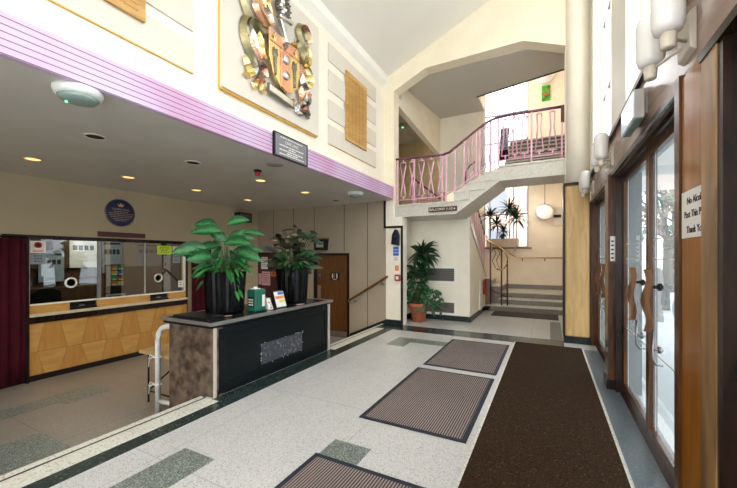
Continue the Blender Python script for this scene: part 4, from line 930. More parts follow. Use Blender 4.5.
# bottom steps, landing, winders, second flight
b = bm_(); XR = .45
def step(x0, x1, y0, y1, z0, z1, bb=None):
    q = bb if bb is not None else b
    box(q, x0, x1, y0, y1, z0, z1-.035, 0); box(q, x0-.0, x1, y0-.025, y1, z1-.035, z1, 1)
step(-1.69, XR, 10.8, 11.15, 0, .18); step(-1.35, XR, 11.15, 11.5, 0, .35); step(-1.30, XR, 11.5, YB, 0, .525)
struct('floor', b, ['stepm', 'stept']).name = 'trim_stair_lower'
b = bm_()
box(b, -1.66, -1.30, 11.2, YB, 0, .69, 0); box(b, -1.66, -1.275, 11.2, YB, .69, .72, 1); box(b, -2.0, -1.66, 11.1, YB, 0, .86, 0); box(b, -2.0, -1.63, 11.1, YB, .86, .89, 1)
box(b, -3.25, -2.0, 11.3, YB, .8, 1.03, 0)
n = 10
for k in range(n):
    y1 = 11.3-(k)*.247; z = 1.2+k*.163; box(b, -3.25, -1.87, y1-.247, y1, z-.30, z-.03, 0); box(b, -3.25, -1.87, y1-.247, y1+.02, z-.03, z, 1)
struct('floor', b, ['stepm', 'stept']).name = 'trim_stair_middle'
# balcony slab + string + landing
b = bm_(); box(b, -3.25, -1.84, 7.55, 8.65, 2.54, 2.79, 0); box(b, -3.25, -1.82, 7.53, 8.65, 2.79, 2.83, 1)
st_ = [(-1.84, 3.00), (-1.50, 3.00), (-1.50, 3.19), (-1.18, 3.19), (-1.18, 3.36), (-.90, 3.36), (-.90, 3.46)]
prism(b, [(-1.84, 7.55, 2.54), (-1.80, 7.55, 2.54), (-.90, 7.55, 3.17), (-.90, 7.55, 3.46), (-1.18, 7.55, 3.36), (-1.50, 7.55, 3.19), (-1.84, 7.55, 3.00)], (0, 1.10, 0), 0)
for (x0, x1, z) in ((-1.84, -1.50, 3.02), (-1.52, -1.18, 3.21), (-1.20, -.90, 3.38)): box(b, x0, x1, 7.53, 8.65, z-.19, z, 0); box(b, x0-.02, x1, 7.52, 8.65, z-.03, z+.01, 1)
box(b, -.90, .45, 7.55, 8.40, 3.17, 3.45, 0); box(b, -.92, .45, 7.53, 8.40, 3.45, 3.49, 1)
bal = struct('floor', b, ['slab', 'stept']); bal.name = 'floor_balcony'
b = bm_(); box(b, -5.2, -3.25, 7.85, 11.2, 2.54, 2.83); struct('floor', b, 'slab').name = 'floor_alcove'
# flight to the top landing
b = bm_()
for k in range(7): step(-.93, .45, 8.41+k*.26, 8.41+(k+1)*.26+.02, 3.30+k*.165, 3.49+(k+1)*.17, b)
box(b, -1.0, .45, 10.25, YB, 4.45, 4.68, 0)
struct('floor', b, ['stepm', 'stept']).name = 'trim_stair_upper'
# stairwell walls
WX0, WX1, WZ0, WZ1 = -2.05, -.62, 1.93, 8.2
b = bm_(); box(b, -5.3, WX0, YB, YB+.25, 0, 9.2); box(b, WX1, .6, YB, YB+.25, 0, 9.2); box(b, WX0, WX1, YB, YB+.25, 0, WZ0); box(b, WX0, WX1, YB, YB+.25, WZ1, 9.2)
sw = mat('stairwell_paint', (.88, .76, .60), .55, na=.03, ns=3)
struct('wall_stairwell', b, sw)
struct('wall_stairwell_right', box(bm_(), .45, .6, YA1, YB, 0, 9.2), sw)
struct('baseboard_stairwell', box(bm_(), -1.3, .45, YB-.02, YB, .525, .67), 'stepm')
struct('wall_closet_end', box(bm_(), -3.4, -3.25, 8.8, YB, 0, 2.54), 'cream')
b = bm_(); box(b, -3.02, -1.68, 10.5, 10.62, 3.6, 5.88); struct('wall_landing', b, 'cream')
# bulkhead
b = bm_(); prism(b, [(-3.27, YA1, 5.32), (-2.98, 10.5, 4.76), (-2.98, 10.5, 5.88), (-3.27, YA1, 5.88)], (-.15, 0, 0)); struct('wall_bulkhead', b, 'cream2')
b = bm_(); prism(b, [(-5.2, YA1, 5.88), (-1.68, YA1, 5.88), (-1.68, YA1, 5.88), (-1.68, 10.62, 5.88), (-5.2, 10.62, 5.88)][0:2]+[(-1.68, 10.62, 5.88), (-5.2, 10.62, 5.88)], (0, 0, .15)); prism(b, [(-1.68, YA1, 5.88), (.45, YA1, 5.88), (.45, 8.98, 5.88), (-1.68, 9.5, 5.88)], (0, 0, .15))
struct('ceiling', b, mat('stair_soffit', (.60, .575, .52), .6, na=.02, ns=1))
b = bm_(); prism(b, [(-1.72, 9.5, 5.86), (.45, 8.98, 5.86), (.45, 9.01, 5.86), (-1.72, 9.53, 5.86)], (0, 0, .2)); struct('trim_14', b, 'dark')
b = bm_(); box(b, -1.80, -1.675, 9.49, 10.62, 5.9, 9.1); prism(b, [(-1.68, 9.3, 6.03), (.45, 8.85, 6.03), (.45, 8.95, 6.03), (-1.68, 9.48, 6.03)], (0, 0, 3.2)); struct('wall_stairwell_upper', b, sw)
b = bm_(); box(b, -5.3, -5.2, YA1, YB, 2.5, 5.7); box(b, -5.2, -3.0, 11.1, 11.2, 2.83, 5.7); struct('wall_alcove', b, mat('ochre_wall', (.62, .50, .29), .6))
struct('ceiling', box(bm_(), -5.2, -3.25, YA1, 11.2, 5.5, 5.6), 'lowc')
struct('ceiling', box(bm_(), -3.3, .6, 8.9, YB+.2, 9.2, 9.3), 'ceil')
struct('wall_alcove_front', box(bm_(), -5.3, -3.5, 7.66, 7.8, 2.5, 5.7), 'cream')
t = thing('emergency_light', 'small green lit emergency light in the dark upper alcove', 'emergency light', (-3.8, 9.3, 5.4)); b = bm_(); lathe(b, (-3.83, 9.5, 5.5), [(.13, 0), (.13, -.03), (.1, -.06), (0, -.07)], 20); obj('housing', b, 'grey', t)
b = bm_(); lathe(b, (-3.83, 9.5, 5.43), [(.02, 0), (.015, -.01), (0, -.013)], 10); obj('indicator', b, 'led', t)

# stair window
w = struct('window_1', box(bm_(), WX0, WX1, YB+.12, YB+.13, WZ0, WZ1), 'g_win')
b = bm_()
for x in (WX0, -1.88, -1.10, WX1-.03): box(b, x, x+.03, YB+.09, YB+.16, WZ0, WZ1)
for z in (WZ0, 3.07, 4.5, 5.6, 6.58, 7.7): box(b, WX0, WX1, YB+.09, YB+.16, z, z+.035)
struct('window_frame', b, 'winm', w)
b = bm_(); box(b, WX0-.02, WX1+.1, YB-.05, YB+.09, WZ0-.05, WZ0); struct('window_sill', b, mat('brown_sill', (.28, .16, .10), .5), w)
# planter trough on the sill
t = thing('window_trough', 'long pale trough planted with dracaenas on the stair window sill', 'planter', (-1.4, YB-.2, WZ0))
b = bm_(); prism(b, [(-1.93, YB-.32, WZ0), (-1.93, YB-.02, WZ0), (-1.93, YB-.02, WZ0+.29), (-1.93, YB-.32, WZ0+.29)], (1.03, 0, 0)); obj('trough', b, mat('pale_brown_trough', (.52, .40, .30), .6), t, .01)
b = bm_(); box(b, -1.91, -.92, YB-.30, YB-.04, WZ0+.285, WZ0+.295); obj('soil', b, 'soil', t)
b = bm_()
for x in (-1.8, -1.05): box(b, x, x+.05, YB-.32, YB, WZ0-.12, WZ0)
obj('bracket', b, 'grey', t)
def drac(x, h, lab, L0=.42, n=30, sd=1):
    L0 *= 1.3; n = int(n*1.7)
    t = thing('small_dracaena', lab, 'plant', (x, YB-.17, WZ0+.295), 'dracaenas in the window trough'); r = random.Random(sd)
    z = WZ0+.295; b = bm_(); tube(b, [(x, YB-.17, z), (x+.02, YB-.17, z+h*.5), (x, YB-.17, z+h)], [.018, .014, .01], 6); obj('cane', b, 'trunk', t)
    b = bm_()
    for k in range(n):
        a = r.uniform(0, 2*PI); e = r.uniform(-.6, 1.3); d = V((math.cos(a)*math.cos(e), math.sin(a)*math.cos(e)*.5-.15, math.sin(e))); leaf(b, (x, YB-.19, z+h-r.uniform(0, .12)), d, L0*r.uniform(.6, 1), .065, 1.0, 5, shape=.7)
    obj('foliage', b, 'leafe', t)
drac(-1.82, .85, 'leftmost dracaena in the window trough', .40, 30, 1); drac(-1.6, .55, 'low dracaena second from the left in the trough', .36, 30, 2); drac(-1.38, .28, 'lowest dracaena in the middle of the trough', .28, 24, 3); drac(-1.2, 1.05, 'tallest dracaena in the window trough', .42, 34, 4); drac(-.98, .72, 'rightmost dracaena in the window trough', .42, 32, 5)
# wall lamp, picture, wall handrail
t = thing('disc_lamp', 'round white pendant disc lamp hanging in the lower stairwell', 'lamp', (-.12, YB-.2, 2.78))
b = bm_(); lathe(b, (-.12, YB-.25, 3.05), [(.0, -.06), (.2, -.05), (.27, 0), (.2, .05), (0, .06)], 32, axis='y'); obj('shade', b, 'opal', t); l = bpy.data.lights.new('lamp_or_fill_light', 'POINT'); l.energy = 9; l.color = (1, .9, .76); l.shadow_soft_size = .25
stair_fill = bpy.data.objects.new('lamp_or_fill_light', l); C.objects.link(stair_fill); stair_fill.parent = t; stair_fill.location = V((-.3, 11.9, 3.2))-t.location  # unseen fill added to brighten the stairwell; the disc itself is unlit
obj('rod', tube(bm_(), [(-.12, YB-.25, 3.3), (-.12, YB-.25, 4.46)], .008, 6), 'blk', t)
t = thing('cream_fitting', 'small framed cream wall fitting with black centre beside the disc lamp', 'wall fitting', (.2, YB, 2.65))
b = bm_(); box(b, .10, .38, YB-.04, YB, 2.62, 3.22); obj('plate', b, 'plast', t); b = bm_(); box(b, .13, .35, YB-.06, YB-.04, 2.88, 2.97); obj('black_bar', b, 'blk', t)
t = thing('disc_lamp', 'round white disc lamp high in the upper stairwell', 'lamp', (-.1, YB-.2, 7.3)); b = bm_(); lathe(b, (-.12, YB-.05, 7.55), [(.0, -.09), (.2, -.08), (.27, -.03), (.2, .05)], 32, axis='y'); obj('shade', b, 'opal', t); b = bm_(); lathe(b, (-.12, YB-.01, 7.55), [(.1, -.03), (.1, .01)], 16, axis='y'); obj('backplate', b, 'grey', t)
t = thing('picture', 'small green and red picture high on the stairwell wall', 'picture', (-.08, YB, 6.75)); obj('canvas', box(bm_(), -.21, .04, YB-.03, YB, 6.75, 7.25), 'green2', t)
b = bm_(); r = random.Random(4)
for k in range(7): x_, z_ = r.uniform(-.17, 0), r.uniform(6.9, 7.15); lathe(b, (x_, YB-.03, z_), [(.035, 0), (.03, -.004), (0, -.005)], 8, axis='y')
obj('flowers', b, 'redink', t)
t = thing('brass_wall_rail', 'thin brass handrail on the wall of the lower stairwell', 'handrail', (-.5, YB-.08, 1.5))
obj('rail', tube(bm_(), [(-1.95, YB-.08, 2.0), (-1.3, YB-.08, 1.78), (-1.0, YB-.08, 1.60), (-.87, YB-.08, 1.57), (.38, YB-.08, 1.57)], .02, 8), 'brass', t)
for x in (-.8, -.12): b = bm_(); tube(b, [(x, YB-.08, 1.56), (x, YB-.07, 1.48), (x, YB, 1.47)], .014, 6); obj('bracket', b, 'framed', t)
obj('end_drop', tube(bm_(), [(.38, YB-.08, 1.57), (.40, 12.0, 1.55), (.40, 11.9, 1.5), (.40, 11.88, 1.15)], .028, 8), 'brass', t)
# lower balustrade with curled brass handrail
t = thing('stair_balustrade', 'plum balustrade with curled brass handrail at the foot of the stairs', 'balustrade', (-1.4, 10.9, 0))
hr = [(-1.72, 11.2, 2.25), (-1.66, 10.95, 2.12), (-1.5, 10.85, 1.99), (-1.3, 10.82, 1.90), (-1.14, 10.82, 1.76), (-1.07, 10.82, 1.58), (-1.08, 10.82, 1.42), (-1.16, 10.82, 1.28), (-1.26, 10.82, 1.22), (-1.38, 10.82, 1.24)]
obj('handrail', tube(bm_(), hr, .024, 8), 'brass', t)
for x, z0, z1 in ((-1.55, .0, 2.02), (-1.24, .18, 1.87), (-1.08, .18, 1.5)):
    obj('post', tube(bm_(), [(x, 10.82, z0), (x, 10.82, z1)], .022, 8), 'rail', t)
for x in (-1.45, -1.34):
    obj('curved_bar', tube(bm_(), [(x-.03, 10.84, 1.98), (x+.05, 10.84, 1.7), (x-.05, 10.84, 1.5), (x+.04, 10.84, 1.27)], .011, 6), 'rail', t)
obj('lower_rail', tube(bm_(), [(-1.55, 10.82, .62), (-1.08, 10.82, .42)], .012, 6), 'rail', t)
obj('end_plate', box(bm_(), -1.70, -1.58, 10.80, 10.86, 0, .95), 'stepm', t)
t = thing('fire_extinguisher', 'small red fire extinguisher hung on the closet side wall by the stairs', 'extinguisher', (-1.6, 10.6, .3))
b = bm_(); lathe(b, (-1.66, 10.5, .5), [(.045, 0), (.05, .02), (.05, .36), (.035, .42), (.015, .45), (0, .45)], 18); obj('cylinder', b, 'redpl', t); obj('hose', tube(bm_(), [(-1.66, 10.5, .95), (-1.64, 10.44, .97), (-1.63, 10.43, .85), (-1.62, 10.44, .7)], .012, 6), 'blk', t)
tag(obj('riser_pipe_cover', box(bm_(), -1.72, -1.69, 9.9, 10.2, .13, .95), 'white'), 'small white cover panel low on the closet side wall', 'panel')

# ------------------------------------------------------------------ pink balustrades
def infill(b, o, ux, uz, w, h, kind):
    """one ornament: crossing bars (X) or trapezoid"""
    o = V(o); ux = V(ux); uz = V(uz)
    def P_(a, c): return o+ux*a*w+uz*c*h
    r_ = .0145
    if kind == 'x':
        for s_ in (1, -1):
            tube(b, [P_(s_*.30, .93), P_(s_*.33, .86), P_(0, .5), P_(-s_*.30, .12), P_(-s_*.26, .07)], r_, 6)
        tube(b, [P_(-.3, .93), P_(.3, .93)], r_, 6); tube(b, [P_(-.26, .07), P_(.26, .07)], r_, 6); tube(b, [P_(0, .93), P_(0, 1.)], r_, 6); tube(b, [P_(0, 0), P_(0, .07)], r_, 6)
    else:
        k = 1 if kind == 'a' else -1
        for s_ in (1, -1):
            tube(b, [P_(s_*(.24 if k > 0 else .42), .93), P_(s_*.15, .6 if k > 0 else .5), P_(s_*(.42 if k > 0 else .24), .1)], r_, 6)
        tube(b, [P_(-.24 if k > 0 else -.42, .93), P_(.24 if k > 0 else .42, .93)], r_, 6); tube(b, [P_(-.42 if k > 0 else -.24, .1), P_(.42 if k > 0 else .24, .1)], r_, 6)
        tube(b, [P_(0, .93), P_(0, 1)], r_, 6); tube(b, [P_(0, 0), P_(0, .1)], r_, 6)
YR = 7.62
t = thing('pink_balustrade', 'pink metal balustrade with crossing bars along the balcony above the plant', 'balustrade', (-2.6, YR, 2.83))
obj('handrail', tube(bm_(), [(-3.24, YR, 3.93), (-2.1, YR, 3.89)], .028, 8), 'rail', t)
obj('bottom_rail', tube(bm_(), [(-3.24, YR, 2.95), (-2.1, YR, 2.95)], .014, 6), 'pink', t)
for x in (-3.20, -2.78, -2.12, -2.03): obj('post', box(bm_(), x-.014, x+.014, YR-.014, YR+.014, 2.83, 3.91), 'pink', t)
for i in range(5):
    b = bm_(); infill(b, (-3.06+.225*i, YR, 2.95), (1, 0, 0), (0, 0, 1), .215, .94, 'x'); obj('crossing_bars', b, 'pink', t)
t = thing('pink_balustrade', 'sloping pink balustrade over the short upper stair steps', 'balustrade', (-1.5, YR, 3.0))
obj('handrail', tube(bm_(), [(-2.1, YR, 3.89), (-1.95, YR, 3.93), (-1.80, YR, 4.03), (-1.45, YR, 4.27), (-1.15, YR, 4.45), (-1.0, YR, 4.50)], .028, 8), 'rail', t)
obj('bottom_rail', tube(bm_(), [(-2.1, YR, 2.95), (-1.85, YR, 3.08), (-1.0, YR, 3.60)], .014, 6), 'pink', t)
def zt(x): return 3.89+(x+2.1)*.555
def zb(x): return 2.95+(x+2.1)*.59
for x, b0 in ((-1.84, 3.02), (-1.64, 3.02), (-1.38, 3.21), (-1.31, 3.21), (-1.08, 3.38), (-1.0, 3.38)): obj('post', box(bm_(), x-.014, x+.014, YR-.014, YR+.014, b0, zt(x)), 'pink', t)
for x in (-1.51, -1.19):
    b = bm_(); infill(b, (x, YR, zb(x)), (1, 0, .57), (0, 0, 1), .19, zt(x)-zb(x), 'a'); obj('crossing_bars', b, 'pink', t)
obj('side_scroll', tube(bm_(), [(-1.62, YR+.03, 3.2), (-1.60, YR+.03, 3.45), (-1.52, YR+.03, 3.58), (-1.4, YR+.03, 3.66)], .018, 6), 'rail', t)
t = thing('pink_balustrade', 'pink balustrade with tapering bars along the upper landing by the pier', 'balustrade', (-.4, YR, 3.49))
obj('handrail', tube(bm_(), [(-1.0, YR, 4.50), (-.7, YR, 4.515), (.24, YR, 4.50)], .028, 8), 'rail', t)
obj('bottom_rail', tube(bm_(), [(-.95, YR, 3.60), (.24, YR, 3.60)], .014, 6), 'pink', t)
for x in (-.93, -.31, .22): obj('post', box(bm_(), x-.016, x+.016, YR-.016, YR+.016, 3.49, 4.49), 'pink', t)
for x, k in ((-.80, 'a'), (-.62, 'b'), (-.44, 'a'), (-.17, 'a'), (.06, 'a')):
    b = bm_(); infill(b, (x, YR, 3.60), (1, 0, 0), (0, 0, 1), .18, .90, k); obj('tapering_bars', b, 'pink', t)
obj('end_bracket', box(bm_(), .20, .26, YR-.03, YR+.03, 4.2, 4.52), 'rail', t)
# inner plum balustrade of the middle flight (seen from the foot of the stairs)
t = thing('stair_balustrade', 'plum balustrade climbing beside the closet toward the balcony', 'balustrade', (-1.78, 10, 1.2))
pa, pb = V((-1.76, 11.1, 2.30)), V((-1.76, 8.9, 3.45))
obj('handrail', tube(bm_(), [pa, pb], .024, 8), 'rail', t)
for k in range(9):
    f_ = k/8; p = pa.lerp(pb, f_); zb_ = 1.16+f_*1.25
    b = bm_(); box(b, p.x-.012, p.x+.012, p.y-.012, p.y+.012, zb_-.1, p.z); 
    tube(b, [(p.x, p.y, p.z-.1), (p.x, p.y-.09, p.z-.45), (p.x, p.y, zb_+.1)], .010, 6); obj('baluster', b, 'pink', t)
# rear balustrade seen through the balcony opening
t = thing('stair_balustrade', 'plum handrail and bars descending in the dark alcove behind the balcony', 'balustrade', (-3.1, 9.5, 2.83))
pa, pb = V((-3.24, 8.75, 3.72)), V((-3.0, 10.5, 3.42))
obj('handrail', tube(bm_(), [pa, pb], .026, 8), 'rail', t)
for k in range(10):
    p = pa.lerp(pb, k/9+.0); obj('baluster', tube(bm_(), [p, V((p.x, p.y, 2.55+ (0.28 if p.x < -3.24 else 0)))], .012, 6), 'pink', t)
# balcony sign
t = thing('balcony_sign', 'brown direction sign reading balcony on the balcony slab edge', 'sign', (-2.09, YR-.07, 2.61))
obj('board', box(bm_(), -2.41, -1.77, 7.525, 7.55, 2.605, 2.715), mat('brown_sign', (.07, .025, .012), .35), t)
b = bm_(); text_bm(b, 'BALCONY 1-10', (-2.13, 7.523, 2.66), (1, 0, 0), (0, 0, 1), .078); prism(b, [(-1.84, 7.525, 2.64), (-1.80, 7.525, 2.66), (-1.84, 7.525, 2.68)], (0, -.003, 0)); obj('lettering', b, 'whitetxt', t)
# cloth
b = bm_()
for i in range(8):
    x0, x1 = -.93+i*.022, -.93+(i+1)*.022; y0, y1 = YR+.10+.02*math.sin(i*1.9), YR+.10+.02*math.sin((i+1)*1.9)
    for z0, z1, m_ in ((3.62, 3.84, 1), (3.84, 4.30, 0)):
        f = b.faces.new([b.verts.new(p) for p in ((x0, y0, z0), (x1, y1, z0), (x1+.04*(z1-3.6), y1, z1), (x0+.04*(z1-3.6), y0, z1))]); f.material_index = m_
bmesh.ops.remove_doubles(b, verts=b.verts[:], dist=.001)
o = obj('hanging_cloth', b, ['cloth', 'curt']); sd = o.modifiers.new('s', 'SOLIDIFY'); sd.thickness = .008; tag(o, 'patterned cloth with maroon lower part behind the upper landing bars', 'cloth')

# ------------------------------------------------------------------ entrance side (right)
# upper window wall
UZ0, UZ1 = 3.05, 7.55
b = bm_()
box(b, XF, 1.0, Y0, YA0, 7.5, zc(1.0))
for y0, y1 in ((4.25, 5.15), (7.15, 7.5), (1.35, 1.9), (-1.9, -1.2)): box(b, XF, 1.0, y0, y1, UZ0, 7.55)
wr = struct('wall_right', b, 'white')
nwin = 2
for y0, y1 in ((5.15, 7.15), (1.9, 4.25), (-1.2, 1.35)):
    w = struct(f'window_{nwin}', box(bm_(), .86, .865, y0, y1, UZ0, 7.5), 'g_win'); nwin += 1
    b = bm_(); n = 4
    for k in range(n+1):
        y = y0+(y1-y0)*k/n; box(b, .80, .90, y-.025, y+.025, UZ0, 7.5)
    struct('window_frame', b, 'winf', w)
    b = bm_()
    for z in (3.07, 4.3, 5.55, 6.8): box(b, .83, .89, y0, y1, z-.015, z+.015)
    struct('glazing_bar', b, 'winm', w)
# wood fascia between door heads and sill
struct('trim_15', box(bm_(), XF, .95, Y0, 7.42, 2.58, UZ0), 'fasc')
b = bm_(); box(b, XF-.03, .80, Y0, 7.42, UZ0-.01, UZ0+.035); struct('trim_16', b, 'dark')
b = bm_(); box(b, XF-.02, XF, Y0, 7.42, 2.56, 2.61); struct('trim_17', b, 'framed')
struct('wall_right_end', box(bm_(), .665, 1.0, 7.40, 7.9, 0, 2.6), 'frame')
struct('wall_right_end', box(bm_(), .69, 1.0, 7.42, 7.9, 2.6, 3.0), 'cream')
# posts
def post(y0, y1, n):
    p = struct(f'trim_{n}', box(bm_(), .635, .95, y0, y1, 0, 2.60), 'frame')
    b = bm_(); box(b, .70, .95, y0-.07, y0, 0, 2.58); box(b, .70, .95, y1, y1+.07, 0, 2.58); struct('jamb', b, 'framed', p)
    struct('post_base', box(bm_(), .62, .70, y0-.005, y1+.005, 0, .12), 'dark', p)
post(5.05, 5.32, 18)
post(2.48, 2.56, 19)
struct('trim_20', box(bm_(), .645, .95, 1.9, 2.47, 0, 2.57), 'orange')
struct('trim_21', box(bm_(), .595, .645, 1.88, 2.03, 0, 2.46), 'yel')
struct('trim_28', box(bm_(), .60, .68, .6, 2.035, 2.50, 3.04), 'fasc')
struct('trim_29', box(bm_(), .59, .68, .6, 2.04, 2.46, 2.50), 'framed')
struct('trim_22', box(bm_(), .60, .655, 1.83, 1.88, 0, 2.46), 'framed')
struct('trim_23', box(bm_(), .655, .95, 1.60, 1.90, 0, 2.46), 'framed')
# door pairs
dn = [2]
def wavy(b, x, y, z0, z1, w, th, ph=0):
    N = 24; L_ = []; 
    for i in range(N+1):
        z = z0+(z1-z0)*i/N; o_ = .018*math.sin(2*PI*(i/N)*1.5+ph)
        L_.append([b.verts.new(p) for p in ((x-w/2+o_, y-th/2, z), (x+w/2+o_*.6, y-th/2, z), (x+w/2+o_*.6, y+th/2, z), (x-w/2+o_, y+th/2, z))])
    for i in range(N):
        for k in range(4): b.faces.new((L_[i][k], L_[i][(k+1) % 4], L_[i+1][(k+1) % 4], L_[i+1][k]))
    b.faces.new(L_[0][::-1]); b.faces.new(L_[-1])
def leafdoor(y0, y1, hy, flip):
    d = struct(f'door_{dn[0]}', box(bm_(), XD-.002, XD+.006, y0+.05, y1-.05, .13, 2.47), 'g_door'); dn[0] += 1
    b = bm_(); box(b, XD-.03, XD+.03, y0+.004, y0+.05, 0.01, 2.53); box(b, XD-.03, XD+.03, y1-.05, y1-.004, 0.01, 2.53); box(b, XD-.03, XD+.03, y0+.05, y1-.05, .01, .13); box(b, XD-.03, XD+.03, y0+.05, y1-.05, 2.47, 2.53)
    struct('door_frame', b, 'frame', d)
    b = bm_()
    for z in (1.75, 1.58, .78): box(b, XD-.004, XD-.0025, y0+.05, y1-.05, z-.005, z+.005)
    for y in (y0+.14, y1-.14): box(b, XD-.004, XD-.0025, y-.004, y+.004, .13, 2.47)
    struct('glass_line', b, 'whitetxt', d)
    b = bm_(); wavy(b, .70, hy, 1.0, 1.5, .05, .022); h = obj('door_handle', b, 'handlew', d)
    b = bm_()
    for z in (1.36,): tube(b, [(.735, hy, z), (XD, hy, z)], [.012, .016], 8); lathe(b, (XD-.03, hy, z), [(.03, 0), (.03, .022)], 12, axis='x')
    obj('handle_mount', b, 'blk', h)
    b = bm_(); wavy(b, .90, hy, 1.0, 1.5, .05, .022, 1.); h = obj('door_handle', b, 'grey', d)
    b = bm_(); tube(b, [(.735, hy, 1.0), (.735, hy, .78), (.76, hy, .74), (XD, hy, .74)], .011, 8); tube(b, [(.735, hy, .86), (XD, hy, .86)], .011, 8); lathe(b, (XD-.03, hy, .86), [(.028, 0), (.028, .02)], 12, axis='x'); obj('lower_handle', b, 'chrome', d)
    return d
d1 = leafdoor(3.85, 4.97, 4.08, 0); d2 = leafdoor(2.66, 3.84, 3.50, 1)
leafdoor(6.36, 7.38, 6.6, 0); leafdoor(5.42, 6.35, 6.12, 1); leafdoor(.55, 1.55, .8, 0); leafdoor(-.5, .54, .3, 0)
for y0, y1, k in ((-.6, 1.6, 24), (2.63, 5.0, 25), (5.39, 7.42, 26)): struct(f'trim_{k}', box(bm_(), .72, .90, y0, y1, 2.53, 2.58), 'framed')
b = bm_(); box(b, XD-.06, XD+.1, Y0, 7.42, 0, .012); struct('trim_27', b, 'framed')
# logo sticker on near leaf
t = thing('door_logo', 'white ring logo sticker with crossed strokes on the near door glass', 'sticker', (XD-.01, 3.02, 1.2))
b = bm_(); lathe(b, (XD-.012, 3.02, 1.22), [(.045, 0), (.058, 0), (.058, .003), (.045, .003), (.045, 0)], 24, axis='x'); prism(b, [(XD-.012, 2.96, 1.27), (XD-.012, 2.975, 1.28), (XD-.012, 3.035, 1.17), (XD-.012, 3.02, 1.16)], (.003, 0, 0)); prism(b, [(XD-.012, 3.08, 1.29), (XD-.012, 3.095, 1.28), (XD-.012, 3.03, 1.165), (XD-.012, 3.015, 1.175)], (.003, 0, 0)); obj('mark', b, 'whitetxt', t)
# paper sign
x = .645
t = thing('paper_sign', 'white paper sign about alcohol taped to the orange wood panel by the doors', 'sign', (x, 2.3, 1.7))
obj('sheet', box(bm_(), x-.003, x, 2.06, 2.46, 1.70, 1.945), 'paper', t)
b = bm_()
for s_, z, w_ in (('No Alcohol', 1.89, 2.255), ('Past This Point', 1.82, 2.26), ('Thank You', 1.74, 2.27)): text_bm(b, s_, (x-.004, w_, z), (0, -1, 0), (0, 0, 1), .052)
obj('lettering', b, 'ink', t)
t = thing('post_label', 'narrow white label strip on the far door post', 'label', (.634, 5.1, 1.6)); obj('strip', box(bm_(), .655, .70, 5.046, 5.049, 1.55, 1.85), 'paper', t)
b = bm_(); 
for k in range(5): box(b, .665, .69, 5.0445, 5.046, 1.58+k*.05, 1.60+k*.05)
obj('print', b, 'ink', t)
# lamps
def twinlamp(y, lab):
    t = thing('twin_wall_lamp', lab, 'wall lamp', (XF, y, 2.66), 'twin opal wall lamps above the entrance doors')
    b = bm_(); prism(b, [(XF, y-.10, 2.68), (XF-.03, y-.10, 2.70), (XF-.03, y-.10, 2.89), (XF, y-.10, 2.91)], (0, .20, 0)); obj('bracket', b, 'plast', t, .006)
    for s_ in (-1, 1):
        ly = y+s_*.175; lx = .545
        obj('arm', tube(bm_(), [(XF-.025, y+s_*.03, 2.76), (lx, ly, 2.73)], .009, 8), 'plast', t)
        b = bm_(); lathe(b, (lx, ly, 2.675), [(.0, 0), (.026, .0), (.031, .008), (.036, .08), (0, .08)], 20); obj('lamp_holder', b, 'plast', t)
        b = bm_(); lathe(b, (lx, ly, 2.752), [(.037, 0), (.060, .012), (.070, .045), (.073, .25), (.062, .285), (.04, .30), (0, .302)], 24); obj('lamp_shade', b, 'opal', t)
twinlamp(2.47, 'twin opal wall lamp nearest the camera at the top right')
twinlamp(5.05, 'twin opal wall lamp between the two far door pairs')
twinlamp(7.05, 'farthest twin opal wall lamp beside the oak pier casing')
# light box sign
t = thing('light_box_sign', 'boxy grey light box sign with pale blue glare painted on its face above the doors', 'sign', (.62, 3.55, 2.67))
obj('housing', box(bm_(), .582, .645, 3.30, 3.80, 2.67, 2.89), 'grey', t, .004)
obj('front_face', box(bm_(), .574, .582, 3.31, 3.79, 2.68, 2.88), 'signglare', t)  # pale colour and glow imitate glare on the face
obj('underside_strip', box(bm_(), .59, .64, 3.32, 3.78, 2.664, 2.67), 'dome', t)
obj('wall_bracket', box(bm_(), .645, XF, 3.38, 3.72, 2.72, 2.92), 'grey', t)

struct('wall_near_unseen', box(bm_(), XT-.2, XL, Y0-.2, Y0, ZL, ZC+.3), 'beige')  # unseen wall added to cut ambient light from behind
b = bm_(); box(b, XL, 1.3, Y0-.2, Y0, 4.8, 7.9); box(b, XL, 1.3, Y0-.2, Y0, -.1, .3); struct('wall_near_unseen', b, 'cream')  # unseen wall, its opening sized for the daylight it lets in
# ------------------------------------------------------------------ outside
struct('ground', box(bm_(), 1.0, 60, -30, 60, -.15, -.02), 'pave')
struct('ground', box(bm_(), -30, .99, 13.1, 60, -.15, -.02), 'pave')
t = thing('street_building', 'long pale building across the street outside the entrance doors', 'building', (18, 5, 0))
obj('wall', box(bm_(), 18, 24, -20, 40, 0, 7), 'fac', t)
b = bm_()
for k in range(14): box(b, 17.95, 18.0, -18+k*4, -16+k*4, 1.2, 2.8); box(b, 17.95, 18.0, -18+k*4, -16+k*4, 4.2, 5.8)
obj('window_row', b, 'winm', t)
t = thing('brick_building', 'pale brick building seen through the stair window', 'building', (-4, 28, 0))
obj('wall', box(bm_(), -16, .5, 28, 34, 0, 7.5), 'brick', t); b = bm_()
for k in range(6): box(b, -15+k*2.7, -13.6+k*2.7, 27.95, 28, 2, 3.8); box(b, -15+k*2.7, -13.6+k*2.7, 27.95, 28, 5, 6.6)
obj('window_row', b, 'winm', t)
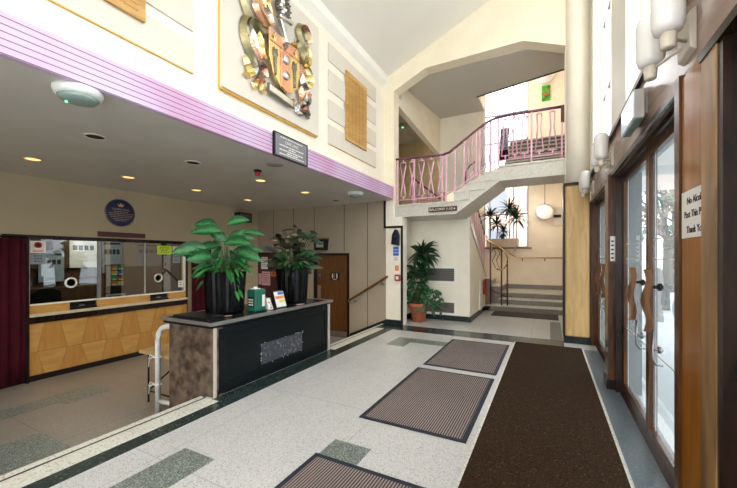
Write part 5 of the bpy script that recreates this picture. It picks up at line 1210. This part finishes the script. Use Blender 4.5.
def tree(x, y, h, sd, lab):
    t = thing('tree', lab, 'tree', (x, y, 0), 'trees outside the doors'); r = random.Random(sd); b = bm_(); lf = bm_()
    tube(b, [(x, y, 0), (x+.1, y, h*.35), (x, y+.1, h*.6)], [.16, .12, .09], 8)
    for k in range(26):
        a = r.uniform(0, 2*PI); z = h*r.uniform(.3, .6); L_ = r.uniform(.8, 1.9); e = V((x+L_*math.cos(a), y+L_*math.sin(a), z+L_*r.uniform(.3, 1.1)))
        tube(b, [(x, y, z), (V((x, y, z))+e)/2+V((0, 0, .15)), e], [.05, .03, .012], 5)
        for q in range(22): leaf(lf, e+V((r.uniform(-.5, .5), r.uniform(-.5, .5), r.uniform(-.5, .5))), (r.uniform(-1, 1), r.uniform(-1, 1), r.uniform(-1, 1)), .2, .11, .4, 3)
    obj('trunk', b, 'bark', t); obj('foliage', lf, 'leafb', t)
tree(3.1, 13.5, 5.6, 1, 'street tree outside seen through the farther leaf of the near doors'); tree(5.0, 20.5, 7.5, 2, 'street tree outside seen through the nearer door glass'); tree(3.6, 29, 9, 3, 'street tree outside beyond the far door pair')
b = bm_(); box(b, 1.0, 3.2, -2, 7.6, 2.75, 2.9); struct('ceiling', b, 'white').name = 'trim_canopy'

# ------------------------------------------------------------------ light
wd = bpy.data.worlds.new('sky'); bpy.context.scene.world = wd; wd.use_nodes = True
n = wd.node_tree; bg = n.nodes['Background']; 
tc = n.nodes.new('ShaderNodeTexCoord'); no = n.nodes.new('ShaderNodeTexNoise'); no.inputs['Scale'].default_value = 2.5
n.links.new(tc.outputs['Generated'], no.inputs['Vector']); rp = n.nodes.new('ShaderNodeValToRGB')
rp.color_ramp.elements[0].color = (.97, .98, 1, 1); rp.color_ramp.elements[1].color = (1, .985, .95, 1); n.links.new(no.outputs['Fac'], rp.inputs[0]); n.links.new(rp.outputs[0], bg.inputs[0])
bg.inputs['Strength'].default_value = 2.2
# camera
cam = bpy.data.cameras.new('camera'); co = bpy.data.objects.new('camera', cam); C.objects.link(co)
F = 345.; cam.sensor_width = 36; cam.lens = 36*F/737; cam.shift_y = 13/737
co.location = (0, 0, 1.6); co.rotation_euler = (PI/2, 0, math.atan(180.5/345)); cam.clip_start = .05
bpy.context.scene.camera = co
s = bpy.context.scene; s.view_settings.view_transform = 'Standard'; s.view_settings.look = 'None'; s.view_settings.gamma = 1; s.view_settings.exposure = 1.33
for o in list(bpy.data.objects):
    if '_o' in o: del o['_o']
    if o.name.startswith('lamp_or_fill_light') or o.name.startswith('office_fill'): pass
